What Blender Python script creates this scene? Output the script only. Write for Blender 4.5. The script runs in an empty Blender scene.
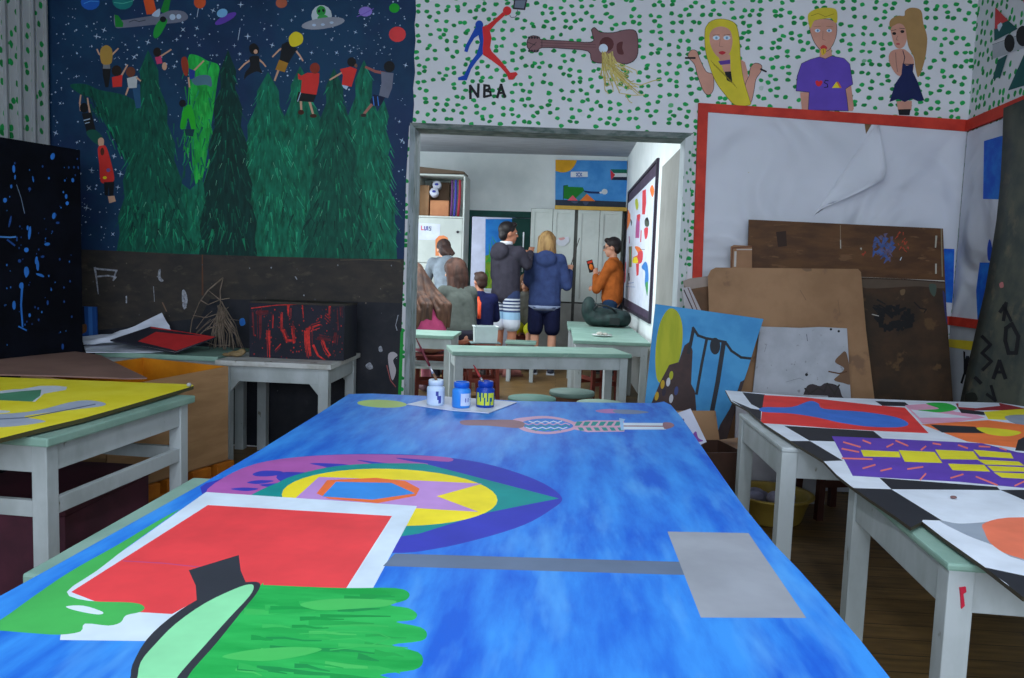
import bpy, bmesh, math, random
from mathutils import Vector, Matrix
from mathutils.geometry import delaunay_2d_cdt
random.seed(7)
SC = bpy.context.scene
COL = SC.collection
# ------------------------------------------------------------------ camera
F = 781.0; CX, CY = 512.0, 339.0; CAMH = 1.16
_r = math.radians(2.3)
Yc = Vector(((560 - CX) / F, -(271 - CY) / F, 1)).normalized()
_a = -(math.cos(_r) * Yc.x - math.sin(_r) * Yc.y) / Yc.z
Xc = Vector((math.cos(_r), -math.sin(_r), _a)).normalized()
Zc = Yc.cross(Xc).normalized()
EYE = Vector((0, 0, CAMH))

def ray(x, y):
    v = Vector(((x - CX) / F, -(y - CY) / F, 1))
    return Vector((v.dot(Xc), v.dot(Yc), v.dot(Zc)))
def PY(x, y, Y):
    d = ray(x, y); return EYE + d * (Y / d.y)
def PX(x, y, X):
    d = ray(x, y); return EYE + d * (X / d.x)
def PZ(x, y, Z):
    d = ray(x, y); return EYE + d * ((Z - CAMH) / d.z)
def PP(x, y, p0, n):
    d = ray(x, y); return EYE + d * ((p0 - EYE).dot(n) / d.dot(n))

cam = bpy.data.cameras.new('camera'); camo = bpy.data.objects.new('camera', cam); COL.objects.link(camo)
cam.sensor_width = 36; cam.lens = 36 * F / 1024; cam.clip_start = 0.05
R3 = Matrix(((Xc.x, Xc.y, -Xc.z), (Yc.x, Yc.y, -Yc.z), (Zc.x, Zc.y, -Zc.z)))
camo.matrix_world = Matrix.Translation(EYE) @ R3.to_4x4()
SC.camera = camo

# ------------------------------------------------------------------ materials
def lin(c):
    c /= 255.0
    return c / 12.92 if c <= 0.04045 else ((c + 0.055) / 1.055) ** 2.4
KALB = 1.0
def rgb(r, g, b, k=1.0):
    return tuple(min(0.92, lin(v) * k * KALB) for v in (r, g, b)) + (1,)
_M = {}
def nodes_of(name):
    m = bpy.data.materials.new(name); m.use_nodes = True
    nt = m.node_tree; b = nt.nodes['Principled BSDF']
    return m, nt, b
def N(nt, typ, **kw):
    n = nt.nodes.new(typ)
    for k, v in kw.items():
        setattr(n, k, v)
    return n
def mixc(nt, fac, a, b):
    n = N(nt, 'ShaderNodeMix', data_type='RGBA')
    for sock, v in ((0, fac), (6, a), (7, b)):
        if hasattr(v, 'is_output'): nt.links.new(v, n.inputs[sock])
        else: n.inputs[sock].default_value = v
    return n.outputs[2]
def ramp(nt, fac, p0, p1):
    n = N(nt, 'ShaderNodeMapRange'); n.inputs[1].default_value = p0; n.inputs[2].default_value = p1
    nt.links.new(fac, n.inputs[0]); return n.outputs[0]
def coords(nt, scale=(1, 1, 1), rot=(0, 0, 0)):
    t = N(nt, 'ShaderNodeTexCoord'); mp = N(nt, 'ShaderNodeMapping')
    mp.inputs['Scale'].default_value = scale; mp.inputs['Rotation'].default_value = rot
    nt.links.new(t.outputs['Object'], mp.inputs['Vector']); return mp.outputs['Vector']
def noise(nt, vec, scale, detail=3, rough=0.55):
    n = N(nt, 'ShaderNodeTexNoise'); n.inputs['Scale'].default_value = scale
    n.inputs['Detail'].default_value = detail; n.inputs['Roughness'].default_value = rough
    nt.links.new(vec, n.inputs['Vector']); return n.outputs[0]
def bump(nt, b, h, strength=0.2, dist=0.004):
    n = N(nt, 'ShaderNodeBump'); n.inputs['Strength'].default_value = strength; n.inputs['Distance'].default_value = dist
    nt.links.new(h, n.inputs['Height']); nt.links.new(n.outputs[0], b.inputs['Normal'])

def M(r, g, b, k=1.0, var=0.1, scale=9.0, rough=0.65, st=(1, 1, 1), spec=0.3, metal=0.0):
    """plain painted / dyed surface with a little uneven tone"""
    key = (r, g, b, k, var, scale, rough, st, spec, metal)
    if key in _M: return _M[key]
    m, nt, bs = nodes_of('paint_%d_%d_%d' % (r, g, b))
    c = rgb(r, g, b, k); lo = tuple(v * (1 - var) for v in c[:3]) + (1,); hi = tuple(min(.95, v * (1 + var)) for v in c[:3]) + (1,)
    nz = noise(nt, coords(nt, st), scale)
    nt.links.new(mixc(nt, ramp(nt, nz, .3, .7), lo, hi), bs.inputs['Base Color'])
    bs.inputs['Roughness'].default_value = rough; bs.inputs['Specular IOR Level'].default_value = spec; bs.inputs['Metallic'].default_value = metal
    _M[key] = m; return m

def M2(name, ca, cb, scale=6, st=(1, 1, 1), lo=.4, hi=.6, rough=.65, detail=5, third=None, tscale=14, tlo=.62, thi=.68, bmp=0, rot=(0, 0, 0), spec=.3):
    """two tones mixed by noise, with optional third tone in patches"""
    if name in _M: return _M[name]
    m, nt, bs = nodes_of(name)
    v = coords(nt, st, rot); nz = noise(nt, v, scale, detail, .6)
    c = mixc(nt, ramp(nt, nz, lo, hi), ca, cb)
    if third:
        c = mixc(nt, ramp(nt, noise(nt, coords(nt, st, rot), tscale, 4, .6), tlo, thi), c, third)
    nt.links.new(c, bs.inputs['Base Color']); bs.inputs['Roughness'].default_value = rough
    bs.inputs['Specular IOR Level'].default_value = spec
    if bmp: bump(nt, bs, nz, bmp)
    _M[name] = m; return m

def dotted(name, base, dot, sc=(16, 16, 16), plane='xz', r0=.30, r1=.34, keep=.9, stretch=(1, 1)):
    if name in _M: return _M[name]
    m, nt, bs = nodes_of(name)
    t = N(nt, 'ShaderNodeTexCoord'); s = N(nt, 'ShaderNodeSeparateXYZ'); nt.links.new(t.outputs['Object'], s.inputs[0])
    cb = N(nt, 'ShaderNodeCombineXYZ')
    ax = {'x': 0, 'y': 1, 'z': 2}
    nt.links.new(s.outputs[ax[plane[0]]], cb.inputs[0]); nt.links.new(s.outputs[ax[plane[1]]], cb.inputs[1])
    mp = N(nt, 'ShaderNodeMapping'); mp.inputs['Scale'].default_value = (sc[0] * stretch[0], sc[1] * stretch[1], 1)
    nt.links.new(cb.outputs[0], mp.inputs[0])
    nz = N(nt, 'ShaderNodeTexNoise'); nz.inputs['Scale'].default_value = 1.7; nz.inputs['Detail'].default_value = 2
    nt.links.new(mp.outputs[0], nz.inputs['Vector'])
    sub = N(nt, 'ShaderNodeVectorMath', operation='SUBTRACT'); nt.links.new(nz.outputs['Color'], sub.inputs[0]); sub.inputs[1].default_value = (.5, .5, .5)
    scl = N(nt, 'ShaderNodeVectorMath', operation='SCALE'); nt.links.new(sub.outputs[0], scl.inputs[0]); scl.inputs['Scale'].default_value = .35
    add = N(nt, 'ShaderNodeVectorMath', operation='ADD'); nt.links.new(mp.outputs[0], add.inputs[0]); nt.links.new(scl.outputs[0], add.inputs[1])
    vo = N(nt, 'ShaderNodeTexVoronoi', voronoi_dimensions='2D'); vo.inputs['Scale'].default_value = 1; vo.inputs['Randomness'].default_value = .75
    nt.links.new(add.outputs[0], vo.inputs['Vector'])
    f = ramp(nt, vo.outputs['Distance'], r1, r0)
    sep = N(nt, 'ShaderNodeSeparateColor'); nt.links.new(vo.outputs['Color'], sep.inputs[0])
    kp = ramp(nt, sep.outputs[0], keep + .01, keep)
    mul = N(nt, 'ShaderNodeMath', operation='MULTIPLY'); nt.links.new(f, mul.inputs[0]); nt.links.new(kp, mul.inputs[1])
    d2 = tuple(v * .55 for v in dot[:3]) + (1,)
    dc = mixc(nt, sep.outputs[1], dot, d2)
    b2 = tuple(v * .9 for v in base[:3]) + (1,)
    bc = mixc(nt, ramp(nt, noise(nt, t.outputs['Object'], 2.5), .35, .7), base, b2)
    nt.links.new(mixc(nt, mul.outputs[0], bc, dc), bs.inputs['Base Color']); bs.inputs['Roughness'].default_value = .75
    bs.inputs['Specular IOR Level'].default_value = .2
    _M[name] = m; return m

# ------------------------------------------------------------------ objects
def tag(o, label=None, cat=None, group=None, kind=None):
    if label: o['label'] = label
    if cat: o['category'] = cat
    if group: o['group'] = group
    if kind: o['kind'] = kind
    return o
def thing(name, label, cat, loc=(0, 0, 0), rz=0.0, group=None):
    o = bpy.data.objects.new(name, None); COL.objects.link(o); o.empty_display_size = .1
    o.location = loc; o.rotation_euler = (0, 0, rz)
    return tag(o, label, cat, group)
def obj(name, bm, mats, parent=None, smooth=False, label=None, world=False):
    """link a bmesh as ONE mesh object. world=True: its coordinates are world ones, kept under a placed parent"""
    bmesh.ops.recalc_face_normals(bm, faces=bm.faces[:])
    me = bpy.data.meshes.new(name); bm.to_mesh(me); bm.free()
    for m in (mats if isinstance(mats, (list, tuple)) else [mats]): me.materials.append(m)
    if smooth:
        for p in me.polygons: p.use_smooth = True
    return link(name, me, parent, label, world)
def link(name, me, parent=None, label=None, world=False):
    o = bpy.data.objects.new(name, me); COL.objects.link(o)
    if parent is not None:
        o.parent = parent
        if world:
            pm = Matrix.Identity(4); p = parent; chain = []
            while p is not None: chain.append(p); p = p.parent
            for p in reversed(chain):
                pm = pm @ p.matrix_parent_inverse @ Matrix.LocRotScale(p.location, p.rotation_euler, p.scale)
            o.matrix_parent_inverse = pm.inverted()
    if label: o['label'] = label
    return o
def struct(name, bm, mats, label=None):
    o = obj(name, bm, mats); o['kind'] = 'structure'
    if label: o['label'] = label
    return o
def copy_tree(o, parent=None):
    c = o.copy(); COL.objects.link(c)
    if parent is not None: c.parent = parent
    for ch in [x for x in o.children]: copy_tree(ch, c)
    return c

def BM(): return bmesh.new()
def box(bm, x0, x1, y0, y1, z0, z1, bev=0.0, mi=0, mat=None):
    r = bmesh.ops.create_cube(bm, size=1)
    vs = r['verts']
    bmesh.ops.scale(bm, vec=(abs(x1 - x0), abs(y1 - y0), abs(z1 - z0)), verts=vs)
    bmesh.ops.translate(bm, vec=((x0 + x1) / 2, (y0 + y1) / 2, (z0 + z1) / 2), verts=vs)
    if mat is not None: bmesh.ops.transform(bm, matrix=mat, verts=vs)
    fs = {f for v in vs for f in v.link_faces}
    for f in fs: f.material_index = mi
    if bev > 0:
        es = list({e for v in vs for e in v.link_edges})
        bmesh.ops.bevel(bm, geom=es, offset=bev, segments=2, affect='EDGES', profile=.6)
    return bm
def prism(bm, pts, off, mi=0, mside=None):
    """polygon pts (3-D list) extruded by vector off"""
    a = [bm.verts.new(p) for p in pts]; b = [bm.verts.new(Vector(p) + Vector(off)) for p in pts]
    n = len(pts)
    f = bm.faces.new(a); f.material_index = mi
    f = bm.faces.new(list(reversed(b))); f.material_index = mi if mside is None else mside
    for i in range(n):
        f = bm.faces.new((a[i], b[i], b[(i + 1) % n], a[(i + 1) % n])); f.material_index = mi if mside is None else mside
    return bm
def frame_axes(d):
    d = d.normalized(); u = Vector((0, 0, 1)) if abs(d.z) < .9 else Vector((1, 0, 0))
    s = d.cross(u).normalized(); return d, s, s.cross(d).normalized()
def tube(bm, pts, rads, seg=8, mi=0, caps=True):
    pts = [Vector(p) for p in pts]
    if not isinstance(rads, (list, tuple)): rads = [rads] * len(pts)
    rings = []
    for i, p in enumerate(pts):
        d = (pts[min(i + 1, len(pts) - 1)] - pts[max(i - 1, 0)])
        _, s, u = frame_axes(d)
        rings.append([bm.verts.new(p + (s * math.cos(t) + u * math.sin(t)) * rads[i]) for t in [2 * math.pi * k / seg for k in range(seg)]])
    for a, b in zip(rings, rings[1:]):
        for k in range(seg):
            f = bm.faces.new((a[k], a[(k + 1) % seg], b[(k + 1) % seg], b[k])); f.material_index = mi; f.smooth = True
    if caps:
        for rr in (rings[0], rings[-1]):
            f = bm.faces.new(rr); f.material_index = mi
    return bm
def lathe(bm, prof, seg=24, c=(0, 0, 0), mi=0, mis=None):
    """profile [(r, z)...] turned about the z axis"""
    c = Vector(c); rings = []
    for r, z in prof:
        if r < 1e-6: rings.append([bm.verts.new(c + Vector((0, 0, z)))])
        else: rings.append([bm.verts.new(c + Vector((r * math.cos(2 * math.pi * k / seg), r * math.sin(2 * math.pi * k / seg), z))) for k in range(seg)])
    for i, (a, b) in enumerate(zip(rings, rings[1:])):
        for k in range(seg):
            k2 = (k + 1) % seg
            if len(a) == 1 and len(b) == 1: continue
            if len(a) == 1: f = bm.faces.new((a[0], b[k2], b[k]))
            elif len(b) == 1: f = bm.faces.new((a[k], a[k2], b[0]))
            else: f = bm.faces.new((a[k], a[k2], b[k2], b[k]))
            f.material_index = mi if mis is None else mis[i]; f.smooth = True
    return bm
def capsule(bm, p, q, r1, r2=None, seg=12):
    p, q = Vector(p), Vector(q); r2 = r1 if r2 is None else r2
    d = q - p
    if d.length < 1e-5: d = Vector((0, 0, 1e-4))
    dn, s, u = frame_axes(d); prof = []
    for k in range(5): t = math.pi / 2 * (1 - k / 4); prof.append((p - dn * r1 * math.sin(t), max(r1 * math.cos(t), 1e-4)))
    for k in range(5): t = math.pi / 2 * k / 4; prof.append((q + dn * r2 * math.sin(t), max(r2 * math.cos(t), 1e-4)))
    rings = [[bm.verts.new(c + (s * math.cos(2 * math.pi * k / seg) + u * math.sin(2 * math.pi * k / seg)) * r) for k in range(seg)] for c, r in prof]
    for a, b in zip(rings, rings[1:]):
        for k in range(seg): bm.faces.new((a[k], a[(k + 1) % seg], b[(k + 1) % seg], b[k]))
    bm.faces.new(rings[0]); bm.faces.new(rings[-1])
def ellipsoid(bm, c, r, rot=None, sub=3):
    g = bmesh.ops.create_icosphere(bm, subdivisions=sub, radius=1)['verts']
    m = Matrix.Translation(Vector(c)) @ (rot.to_4x4() if rot else Matrix.Identity(4)) @ Matrix.Diagonal((r[0], r[1], r[2], 1))
    bmesh.ops.transform(bm, matrix=m, verts=g)
def fuse(bm, voxel=.008, smooth=4, dec=None):
    """melt overlapping solids into one continuous skin; returns a mesh"""
    bmesh.ops.recalc_face_normals(bm, faces=bm.faces[:])
    me = bpy.data.meshes.new('tmp'); bm.to_mesh(me); bm.free()
    o = bpy.data.objects.new('tmp', me); COL.objects.link(o)
    r = o.modifiers.new('r', 'REMESH'); r.mode = 'VOXEL'; r.voxel_size = voxel
    if smooth:
        s = o.modifiers.new('s', 'SMOOTH'); s.factor = .5; s.iterations = smooth
    if dec:
        d = o.modifiers.new('d', 'DECIMATE'); d.ratio = dec
    dg = bpy.context.evaluated_depsgraph_get()
    out = bpy.data.meshes.new_from_object(o.evaluated_get(dg))
    bpy.data.objects.remove(o); bpy.data.meshes.remove(me)
    for p in out.polygons: p.use_smooth = True
    return out
def fobj(name, bm, mat, parent=None, voxel=.008, smooth=4, label=None, world=False, dec=None):
    me = fuse(bm, voxel, smooth, dec); me.name = name; me.materials.append(mat)
    return link(name, me, parent, label, world)

# ------------------------------------------------------------------ flat painted pictures
def cv(x0, y0, s):
    """points traced in an enlarged crop -> photo pixels"""
    return lambda *p: [(x0 + p[i] / s, y0 + p[i + 1] / s) for i in range(0, len(p), 2)]
def px(*p): return [(p[i], p[i + 1]) for i in range(0, len(p), 2)]
def sp(pts, n=4):
    """closed smooth curve through pts"""
    out = []; m = len(pts)
    for i in range(m):
        p0, p1, p2, p3 = pts[i - 1], pts[i], pts[(i + 1) % m], pts[(i + 2) % m]
        for k in range(n):
            t = k / n
            out.append(tuple(.5 * (2 * p1[j] + (p2[j] - p0[j]) * t + (2 * p0[j] - 5 * p1[j] + 4 * p2[j] - p3[j]) * t * t + (3 * p1[j] - p0[j] - 3 * p2[j] + p3[j]) * t ** 3) for j in (0, 1)))
    return out
def ell(cx, cy, rx, ry, rot=0, n=18):
    c, s = math.cos(math.radians(rot)), math.sin(math.radians(rot))
    return [(cx + rx * math.cos(t) * c - ry * math.sin(t) * s, cy + rx * math.cos(t) * s + ry * math.sin(t) * c) for t in [2 * math.pi * k / n for k in range(n)]]
def strk(pts, w, w2=None):
    """brush line: one quad per segment"""
    out = []; n = len(pts) - 1; w2 = w if w2 is None else w2
    for i in range(n):
        (x0, y0), (x1, y1) = pts[i], pts[i + 1]
        d = math.hypot(x1 - x0, y1 - y0) or 1e-6
        wa = w + (w2 - w) * i / n; wb = w + (w2 - w) * (i + 1) / n
        ux, uy = (x1 - x0) / d, (y1 - y0) / d; e = min(wa, wb) * .35
        x0 -= ux * e; y0 -= uy * e; x1 += ux * e; y1 += uy * e
        out.append([(x0 - uy * wa / 2, y0 + ux * wa / 2), (x1 - uy * wb / 2, y1 + ux * wb / 2), (x1 + uy * wb / 2, y1 - ux * wb / 2), (x0 + uy * wa / 2, y0 - ux * wa / 2)])
    return out
def art(name, base, basemat, layers, to3, thick, parent=None, back=None, label=None, clip=True, world=False):
    """one flat connected mesh: base outline with painted areas cut into it; later layers lie over earlier ones.
    layers: [(polygon or list of polygons, material)]. thick: vector from the painted face to the back."""
    polys = [base]; mats = [basemat]
    for pl, m in layers:
        if pl and isinstance(pl[0][0], (tuple, list)):
            for p in pl: polys.append(p); mats.append(m)
        else: polys.append(pl); mats.append(m)
    vs = []; fs = []
    for p in polys:
        st = len(vs)
        if sum(p[i - 1][0] * p[i][1] - p[i][0] * p[i - 1][1] for i in range(len(p))) < 0: p = list(reversed(p))
        vs += [Vector((a, b)) for a, b in p]; fs.append(list(range(st, len(vs))))
    V, E, Fc, ov, oe, of = delaunay_2d_cdt(vs, [], fs, 1, 1e-4)
    uniq = []; idx = {}
    for m in mats:
        if m.name not in idx: idx[m.name] = len(uniq); uniq.append(m)
    bm = BM(); top = [bm.verts.new(to3(v.x, v.y)) for v in V]
    made = []
    for f, o in zip(Fc, of):
        if not o or (clip and 0 not in o): continue
        try: fa = bm.faces.new([top[i] for i in f])
        except ValueError: continue
        fa.material_index = idx[mats[max(o)].name]; made.append(fa)
    loose = [v for v in bm.verts if not v.link_faces]
    if loose: bmesh.ops.delete(bm, geom=loose, context='VERTS')
    if thick is not None:
        bi = len(uniq)
        uniq.append(back if back is not None else basemat)
        bnd = [e for e in bm.edges if len(e.link_faces) == 1]
        low = {}
        th = thick if callable(thick) else (lambda co: Vector(thick))
        for e in bnd:
            for v in e.verts:
                if v not in low: low[v] = bm.verts.new(v.co + th(v.co))
        for e in bnd:
            a, b = e.verts
            f = bm.faces.new((a, b, low[b], low[a])); f.material_index = bi
        be = [bm.edges.get((low[e.verts[0]], low[e.verts[1]])) for e in bnd]
        r = bmesh.ops.triangle_fill(bm, edges=[e for e in be if e], use_beauty=True)
        for g in r['geom']:
            if isinstance(g, bmesh.types.BMFace): g.material_index = bi
    return obj(name, bm, uniq, parent, label=label, world=world)
# ================================================================== the setting
D = 4.70                       # wall with the mural and the doorway
XR = PY(968, 122, D).x         # right wall
XL = PY(48, 100, D).x          # left wall
YB = -2.2                      # wall behind the camera
HC = 2.955                      # ceiling
D2 = 10.1                      # far wall of the second room
XR2 = 0.80                     # right wall of the second room
XL2 = -3.4
HC2 = PY(520, 154, D2).z
white = (.70, .71, .74, 1)
green_dot = rgb(34, 172, 88, 1.0)
DOT = dotted('white_wall_with_green_dots', (.75, .76, .81, 1), green_dot, sc=(20, 20, 1), plane='xz', r0=.23, r1=.29, stretch=(.88, 1.12))
DOTY = dotted('white_side_wall_with_green_dots', (.70, .72, .76, 1), green_dot, sc=(20, 20, 1), plane='yz', r0=.25, r1=.30, stretch=(1.05, .85))
DOTJ = dotted('door_casing_with_green_dots', (.60, .64, .66, 1), rgb(60, 150, 95), sc=(34, 20, 1), plane='xz', r0=.16, r1=.26)
MOTTLE = M2('mottled_grey_green_casing', rgb(120, 128, 126), rgb(70, 88, 84), scale=22, st=(.5, 1, 1.6), lo=.4, hi=.62, third=rgb(55, 100, 75), tscale=30)
FLOOR = None
def floor_mat():
    m, nt, bs = nodes_of('worn_ochre_floor_boards')
    v = coords(nt)
    br = N(nt, 'ShaderNodeTexBrick'); br.inputs['Scale'].default_value = 1; br.inputs['Brick Width'].default_value = 1.6; br.inputs['Row Height'].default_value = .11
    br.inputs['Mortar Size'].default_value = .003; br.inputs['Color1'].default_value = rgb(128, 100, 58); br.inputs['Color2'].default_value = rgb(110, 84, 46); br.inputs['Mortar'].default_value = rgb(50, 36, 22)
    nt.links.new(v, br.inputs['Vector'])
    n = noise(nt, coords(nt, (2, 14, 2)), 3, 5)
    c = mixc(nt, ramp(nt, n, .4, .75), br.outputs[0], rgb(76, 58, 32))
    nt.links.new(c, bs.inputs['Base Color']); bs.inputs['Roughness'].default_value = .5
    return m
FLOOR = floor_mat()
bm = BM(); box(bm, XL - .2, XR + .2, YB - .2, D2 + 1.8, -.1, 0); struct('floor', bm, FLOOR)
CEIL = M2('white_boarded_ceiling', rgb(190, 192, 196), rgb(176, 178, 182), scale=3, st=(1, 12, 1))
bm = BM(); box(bm, XL - .2, XR + .2, YB - .2, D + .15, HC, HC + .1); struct('ceiling', bm, CEIL)
bm = BM(); box(bm, XL2 - .2, XR2 + .25, D + .15, D2 + 1.8, HC2, HC2 + .1); struct('ceiling_1', bm, M2('grey_boarded_ceiling', rgb(170, 174, 182), rgb(150, 154, 162), scale=3, st=(1, 10, 1)))

# wall with the doorway: the opening as it is seen
WT = .15
dl, dr = PY(414, 126, D).x, PY(686, 138, D).x
dtl, dtr = PY(414, 126, D).z, PY(686, 138, D).z
dlb = PY(403, 395, D).x; drb = PY(672, 395, D).x
def wallpiece(name, pts2, mat):
    bm = BM(); prism(bm, [Vector((x, D, z)) for x, z in pts2], (0, WT, 0)); return struct(name, bm, mat)
zt = HC
wb = wallpiece('wall_back', [(XL - .15, 0), (dl, 0), (dl, dtl), (dr, dtr), (dr, 0), (XR + .15, 0), (XR + .15, zt), (XL - .15, zt)], DOT)
# casing round the doorway (three boards a little proud of the wall)
def casing(name, pts, mat, dep=.025):
    bm = BM(); prism(bm, [PY(x, y, D - dep) for x, y in pts], (0, dep + .02, 0)); return struct(name, bm, mat)
def low(x, z, Y): return Vector((x, Y, z))
c0 = PY(410, 123, D); c1 = PY(693, 135, D)
bm = BM(); prism(bm, [PY(410, 122.5, D - .025), PY(694, 133, D - .025), PY(685.5, 138.5, D - .025), PY(415, 128, D - .025)], (0, .19, 0)); struct('trim_1', bm, MOTTLE)
a, b = PY(410, 122.5, D - .025), PY(415, 128, D - .025)
bm = BM(); prism(bm, [a, b, (b.x, b.y, 0), (a.x, a.y, 0)], (0, .19, 0)); struct('trim_2', bm, M2('pale_worn_door_post', rgb(150, 160, 168), rgb(118, 132, 134), scale=14, st=(2, 1, .4), third=rgb(70, 90, 80), tscale=25))
a, b = PY(685.5, 138.5, D - .025), PY(694, 133, D - .025)
bm = BM(); prism(bm, [a, b, (b.x, b.y, 0), (a.x, a.y, 0)], (0, .19, 0), 0, 1); struct('trim_3', bm, [DOTJ, M(168, 178, 184)])

# left wall: white vertical boards with green dots
bm = BM(); box(bm, XL - .15, XL, YB, D, 0, HC); wl = struct('wall_left', bm, DOTY)
bm = BM(); pl = obj('grooved_boarding', BM(), DOTY, wl) if False else None
DOTL = dotted('white_boards_with_green_dots', (.60, .62, .64, 1), green_dot, sc=(15, 13, 1), plane='yz', r0=.22, r1=.27, keep=.8)
for i in range(9):
    y1 = D - .012 - i * .118
    bm = BM(); box(bm, XL, XL + .018, y1 - .106, y1, .0, HC, .004); obj('board', bm, DOTL, wl)
    bm = BM(); box(bm, XL, XL + .036, y1 - .045, y1 - .028, .0, HC, .005); obj('batten', bm, M(150, 154, 158, 1.0), wl)
# right wall
bm = BM(); box(bm, XR, XR + .15, YB, D, 0, HC); wr = struct('wall_right', bm, DOTY)
# cornice strip at the ceiling
for i, (x0, x1, y0, y1) in enumerate(((XL, XR, D - .05, D), (XR - .05, XR, YB, D - .05))):
    bm = BM(); box(bm, x0, x1, y0, y1, HC - .1, HC - .055, .008); box(bm, x0, x1, y0 + (.02 if i == 0 else 0), y1, HC - .06, HC, .008)
    struct('trim_%d' % (4 + i), bm, M(186, 188, 190, 1.0))
# unseen wall behind the camera, its window band added to light the room
WX0, WX1, WZ0, WZ1 = -2.4, 1.9, .95, 2.45
PLAIN = M(176, 180, 186, 1.0, var=.05)
bm = BM()
prism(bm, [Vector((XL - .15, YB, 0)), Vector((XR + .15, YB, 0)), Vector((XR + .15, YB, WZ0)), Vector((XL - .15, YB, WZ0))], (0, -.15, 0))
prism(bm, [Vector((XL - .15, YB, WZ1)), Vector((XR + .15, YB, WZ1)), Vector((XR + .15, YB, HC)), Vector((XL - .15, YB, HC))], (0, -.15, 0))
prism(bm, [Vector((XL - .15, YB, WZ0)), Vector((WX0, YB, WZ0)), Vector((WX0, YB, WZ1)), Vector((XL - .15, YB, WZ1))], (0, -.15, 0))
prism(bm, [Vector((WX1, YB, WZ0)), Vector((XR + .15, YB, WZ0)), Vector((XR + .15, YB, WZ1)), Vector((WX1, YB, WZ1))], (0, -.15, 0))
struct('wall_front', bm, PLAIN)
bm = BM()
for x in (WX0, (WX0 + WX1) / 2, WX1):
    box(bm, x - .03, x + .03, YB - .12, YB - .06, WZ0, WZ1)
for z in (WZ0, 1.9, WZ1):
    box(bm, WX0, WX1, YB - .12, YB - .06, z - .03, z + .03)
struct('added_window_1', bm, M(200, 200, 200))  # frame of the added window, out of view

# ---- second room
W2 = M2('white_wall_second_room', rgb(228, 234, 235), rgb(216, 224, 225), scale=2)
GX0, GX1 = PY(468, 260, D2).x, PY(531, 260, D2).x; GZ = PY(500, 211, D2).z
bm = BM()
prism(bm, [Vector((XL2, D2, 0)), Vector((GX0, D2, 0)), Vector((GX0, D2, GZ)), Vector((GX1, D2, GZ)), Vector((GX1, D2, 0)), Vector((XR2 + .2, D2, 0)), Vector((XR2 + .2, D2, HC2)), Vector((XL2, D2, HC2))], (0, .12, 0))
struct('wall_far', bm, W2)
bm = BM(); box(bm, XR2, XR2 + .15, D + WT, D2, 0, HC2); struct('wall_side', bm, W2)
# left wall of the second room, unseen, its window opening added for light
bm = BM()
for (y0, y1, z0, z1) in ((D + WT, 5.6, 0, HC2), (9.2, D2, 0, HC2), (5.6, 9.2, 0, .9), (5.6, 9.2, 2.3, HC2)):
    box(bm, XL2 - .15, XL2, y0, y1, z0, z1)
struct('wall_opening', bm, W2)
# alcove behind the green door
bm = BM()
box(bm, GX0 - .7, GX1 + .5, D2 + 1.5, D2 + 1.6, 0, HC2); box(bm, GX1 + .5, GX1 + .6, D2 + .12, D2 + 1.5, 0, HC2); box(bm, GX0 - .8, GX0 - .7, D2 + .12, D2 + 1.5, 0, HC2)
struct('wall_alcove', bm, M(186, 190, 205, 1.0))
# pale pier / grey panel just inside the doorway on the right
bm = BM(); box(bm, .745, XR2, 5.15, 6.1, 0, 1.98, .004); struct('door_2', bm, M2('grey_plastered_pier', rgb(138, 138, 134), rgb(126, 126, 122), scale=3))

# ---- light: added area lamps standing in for daylight, no source is seen
def area(name, loc, rot, sx, sy, power, color):
    l = bpy.data.lights.new(name, 'AREA'); l.shape = 'RECTANGLE'; l.size = sx; l.size_y = sy; l.energy = power; l.color = color
    o = bpy.data.objects.new(name, l); COL.objects.link(o); o.location = loc; o.rotation_euler = rot
    return o
area('added_daylight', ((WX0 + WX1) / 2, YB - .03, (WZ0 + WZ1) / 2), (math.radians(90), 0, 0), WX1 - WX0 - .1, WZ1 - WZ0 - .1, 155, (.80, .89, 1.0))  # added light at the made-up window band behind the camera
area('added_daylight', (XL2 - .02, 7.4, 1.6), (math.radians(90), 0, math.radians(-90)), 3.5, 1.35, 120, (.86, .95, 1.0))  # added light at the made-up side opening of the second room
area('added_daylight', (GX0 - .68, D2 + .8, 1.5), (math.radians(90), 0, math.radians(-90)), 1.2, 1.4, 22, (.86, .93, 1.0))  # added light inside the alcove, whose wall has no window
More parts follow.
